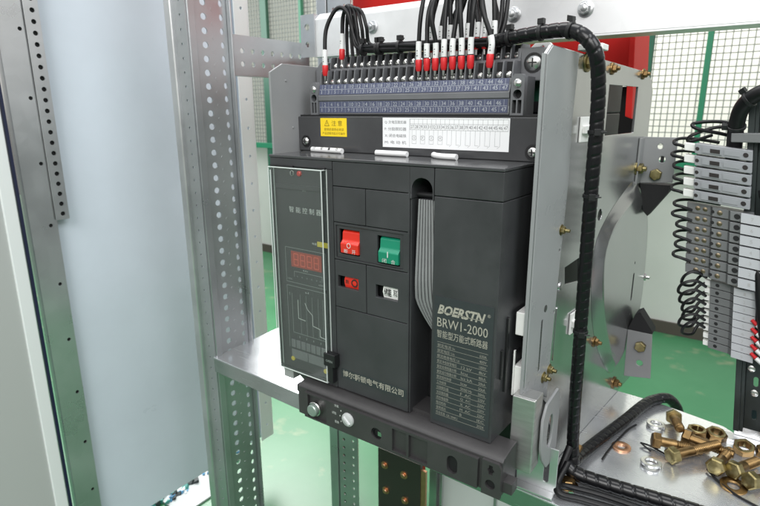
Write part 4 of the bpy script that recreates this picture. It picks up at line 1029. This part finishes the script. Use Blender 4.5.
# ================================================================== TERMINAL STAND at the right
LE = -0.095
lean = lambda q: V((q.x + 13 + LE * (q.z + 100), q.y, q.z))
rail = thing('dark_slotted_rail', (515, 320, -370), 'dark slotted upright rail standing on the shelf carrying the terminals', 'rail')
b = MB(lean); b.plate(rect(478, -352, 500, 60), [slot(489, z, 2.6, 8) for z in range(-330, 50, 45)], (0, 322, 0), X_, Z_, Y_, 2)
b.box(474, 478, 310, 324, -352, 60); b.box(467.5, 474, 308, 311, -352, 60); b.box(500.2, 503, 312, 324, -352, 60)
build('channel', b, DINB, rail, bevel=.5)
b = MB(); b.box(496, 540, 309, 329, -370, -366.5); b.box(506, 536, 326, 332, -366.4, -345); build('foot', b, ZINC, rail, bevel=.6)
b = MB(lean); b.lathe((484, 310, -263), NY, [(4, 0), (4, 1.5), (2.5, 2.2)], 14); build('screw', b, STEEL, rail)
b = MB(lean); b.lathe((488, 321.8, -300), NY, [(4.5, 0), (4.5, 1.5), (2.5, 2.4)], 14); build('screw', b, STEEL, rail)
b = MB(); b.plate([(512, -372), (640, -372), (640, -275), (540, -275), (530, -290)], [], (0, 345, 0), X_, Z_, Y_, 4)
tag(build('mounting_plate', b, mat('dark_teal_sheet', (0.03, 0.055, 0.06), .4), base=(560, 345, -370), bevel=.6), 'dark teal sheet standing behind the slotted rail at the right edge', 'plate')

GT = 'grey fuse terminals on the dark rail'
for i in range(5):
    zt = 12 - 13.9 * i
    tilt = lambda q, zc=zt: lean(V((q.x, q.y, q.z - 0.115 * (q.x - 415))))
    lab = 'pale grey fuse terminal with dark window, ' + ('topmost of the five', 'second from the top of the five', 'middle one of the five', 'fourth from the top of the five', 'lowest of the five')[i]
    o = thing('fuse_terminal', (440, 300, zt - 6), lab, 'fuse terminal', GT)
    b = MB(tilt); b.box(416, 474, 292, 316, zt - 12.4, zt - 0.5); build('housing', b, MODG, o, bevel=.8)
    b = MB(tilt); b.box(404, 416.4, 297, 312, zt - 10.6, zt - 1.6); build('wire_entry', b, WPLAST, o, bevel=.8)
    b = MB(tilt); b.box(424, 444, 290.8, 292.4, zt - 10, zt - 3.2); b.box(446, 462, 291.2, 292.4, zt - 9.4, zt - 3.6); b.m = 1; b.box(432, 442, 290.3, 290.9, zt - 9, zt - 4.4); b.lathe((418.6, 292, zt - 6.4), NY, [(2.2, 0), (2, .5)], 10); b.lathe((467.5, 292, zt - 6.4), NY, [(2.8, 0), (2.6, .6)], 12)
    build('fuse_window', b, [MODG, mat('window_dark', (0.03, 0.025, 0.025), .3)], o)
b = MB(lean); b.box(452, 494, 296, 318, 13.5, 24)
tag(build('end_stop', b, MODD, base=(460, 305, 20), bevel=1), 'mid grey end stop on top of the terminal stack', 'end stop')
GD = 'stepped double level terminals'
for i in range(7):
    zt = -62 - 13 * i
    tilt = lambda q: lean(V((q.x, q.y, q.z - 0.10 * (q.x - 430))))
    lab = 'grey stepped screw terminal with white tag, ' + ('highest of the seven', 'second from the top of the seven', 'third from the top of the seven', 'middle of the seven', 'fifth from the top of the seven', 'sixth from the top of the seven', 'lowest of the seven')[i]
    o = thing('stepped_terminal', (450, 300, zt - 6), lab, 'terminal', GD)
    b = MB(tilt)
    b.prism([(408, 304), (408, 316), (478, 316), (478, 292), (455, 292), (453, 297), (436, 297), (434, 303)], (0, 0, zt - 12.2), X_, Y_, Z_, 11); build('housing', b, MODD, o, bevel=.5)
    for x, y in ((420, 303.8), (428, 303.8), (444, 296.8)):
      b = MB(tilt); b.lathe((x, y, zt - 6.6), NY, [(2.9, -1), (2.9, .5), (2.0, 1.0)], 12)
      build('clamp_screw', b, mat('dull_clamp', (0.20, 0.165, 0.11), 0.4, metal=0.9), o)
    for hx, hy, hr in ((462, 291.8, 3.2), (436.5, 296.6, 2)):
        b = MB(tilt); b.lathe((hx, hy, zt - 6.6), NY, [(hr, 0), (hr - .2, .4)], 12); build('entry_hole', b, PIT, o)
    b = MB(tilt); b.box(466, 488, 288.5, 291.8, zt - 12.2, zt - 1.2); b.m = 1; b.text(str(7 - i), (0, 288.4, 0), X_, Z_, 476, zt - 8.6, 2.6, 4, NY); build('tag', b, [mat('tag_white', (0.50, 0.51, 0.54), 0.5), mat('faint_ink', (0.42, 0.42, 0.43), 0.6)], o)
GF = 'slim terminals below the stepped ones'
for i in range(9):
    zt = -156 - 10.0 * i
    tilt = lambda q: lean(V((q.x, q.y, q.z - 0.10 * (q.x - 430))))
    lab = 'slim grey terminal with white tag, ' + ('topmost', 'second', 'third', 'fourth', 'fifth', 'sixth', 'seventh', 'eighth', 'lowest')[i] + ' of the nine, counted downwards'
    o = thing('slim_terminal', (460, 302, zt - 5), lab, 'terminal', GF)
    b = MB(tilt); b.prism([(436, 306), (436, 318), (470, 318), (470, 300), (462, 300), (458, 305)], (0, 0, zt - 9.6), X_, Y_, Z_, 9); build('housing', b, MODD, o, bevel=.4)
    b = MB(tilt); b.box(430, 436.2, 308, 316, zt - 8.2, zt - 2); build('wire_entry', b, WPLAST, o, bevel=.4)
    for hx, hy, hr in ((444, 305.9, 2.4), (464, 299.9, 2.0)):
        b = MB(tilt); b.lathe((hx, hy, zt - 5), NY, [(hr, 0), (hr - .2, .4)], 10); build('entry_hole', b, PIT, o)
    b = MB(tilt); b.box(462, 485, 296.8, 300, zt - 9.6, zt - .6); b.m = 1; b.text(str(1 + i), (0, 296.7, 0), X_, Z_, 472, zt - 7.4, 2.4, 3.8, NY); build('tag', b, [mat('tag_white', (0.50, 0.51, 0.54), 0.5), mat('faint_ink', (0.42, 0.42, 0.43), 0.6)], o)

GLP = 'black wire loops left of the terminal stack'
zl = [9, -5, -19, -33, -47, -66, -79, -92, -105, -118, -131, -151, -163, -175, -186, -197, -207, -217]
for k, z in enumerate(zl):
    xl = 421 + LE * (z + 100) * 1.0 + (0 if z > -57 else (4 if z > -150 else 22)); rx = (16 if z > -150 else 21) + rw.uniform(-2, 3)
    h = (5 if z > -150 else 10) + rw.uniform(-1, 2)
    pts = [(xl + 2, 304, z - 5), (xl - rx * .5, 300, z - 1), (xl - rx, 302, z + h * .1), (xl - rx * 1.12, 312, z + h * .6), (xl - rx * .7, 322, z + h), (xl + 4, 328, z + h * .9), (xl + 30, 330, z + h * .3)]
    if z < -150: pts = [(xl + 2, 308, z - 4), (xl - 10, 300, z + 4), (xl - rx, 297, z - 2), (xl - rx * 1.15, 306, z - 16), (xl - rx * .6, 318, z - 19), (xl - 4, 326, z - 6), (xl + 26, 330, z + 2)]
    b = MB(); b.tube(spline(pts, 9), 1.9, 8)
    lab = 'black wire loop at the left edge of the stack, ' + ('topmost', 'second', 'third', 'fourth', 'fifth', 'sixth', 'seventh', 'eighth', 'ninth', 'tenth', 'eleventh', 'twelfth', 'thirteenth', 'fourteenth', 'fifteenth', 'sixteenth', 'seventeenth', 'lowest')[k] + ' counting downwards'
    tag(build('wire_loop', b, CABLE, base=(xl, 304, z)), lab, 'wire loop', GLP)
b = MB(); b.tube(spline([(464, 330, 16), (442, 320, 22), (417, 305, 28), (412, 312, 34), (437, 328, 36), (464, 330, 30)], 10), 2.1, 8); b.tube(spline([(462, 332, 20), (440, 316, 30), (412, 308, 20), (410, 314, 12), (432, 326, 20)], 10), 2.0, 8)
tag(build('wire_loop', b, CABLE, base=(464, 330, 16)), 'double black wire loop rising above the top fuse terminal', 'wire loop', GLP)

GR = 'black wires with red ferrules below the stack'
for i in range(5):
    z = -197 - 10.5 * i; x = 506 + i * 1.2; y = 294
    b = MB(); b.tube(spline([(x + 14, y - 5, z - 9), (x + 28, y - 8, z - 19), (x + 55, y - 8, z - 42), (x + 80, y, z - 90)], 8), 2.3, 10)
    o = tag(build('ferruled_wire', b, CABLE, base=(x, y, z)), 'black wire with red ferrule and white sleeve, ' + ('uppermost', 'second from the top', 'middle', 'fourth from the top', 'lowest')[i] + ' of five', 'wire', GR)
    b = MB(); b.cyl((x - 2, y + 2, z + 1), (x + 4, y - 1.4, z - 3), 2.0, 2.7, 12); build('ferrule', b, FERR, o)
    b = MB(); b.cyl((x + 4.2, y - 1.5, z - 3.1), (x + 15, y - 5.4, z - 9.8), 2.9, 2.9, 12); build('marker_sleeve', b, SLEEVE, o)
for k in range(3):
    z = -70 - k * 34
    b = MB(); b.tube(spline([(492, 300, z + 30), (502, 292, z), (512, 290, z - 50), (528, 292, z - 120)], 8), 4.5, 10)
    tag(build('trunk_wire', b, CABLE, base=(500, 292, z)), 'thick black wire right of the tags, ' + ('upper', 'middle', 'lower')[k] + ' of three', 'wire', 'thick black wires right of the terminal tags')
cr_ = thing('cable_loom', (458, 300, 20), 'thick black loom bending over the top of the terminal stack', 'cable loom', GL)
b = MB(); b.tube(spline([(458, 318, -6), (457, 312, 14), (457, 300, 36), (461, 290, 54), (472, 282, 66), (490, 278, 72), (540, 270, 80)], 12), 8.5, 16); build('jacket', b, CABLE, cr_)
tie(cr_, (457, 303, 31), (0, -.5, .9), 8.8, head=(-1, -.2, 0)); tie(cr_, (466, 286, 61), (.7, -.3, .6), 8.8, head=(-.6, 0, .8))
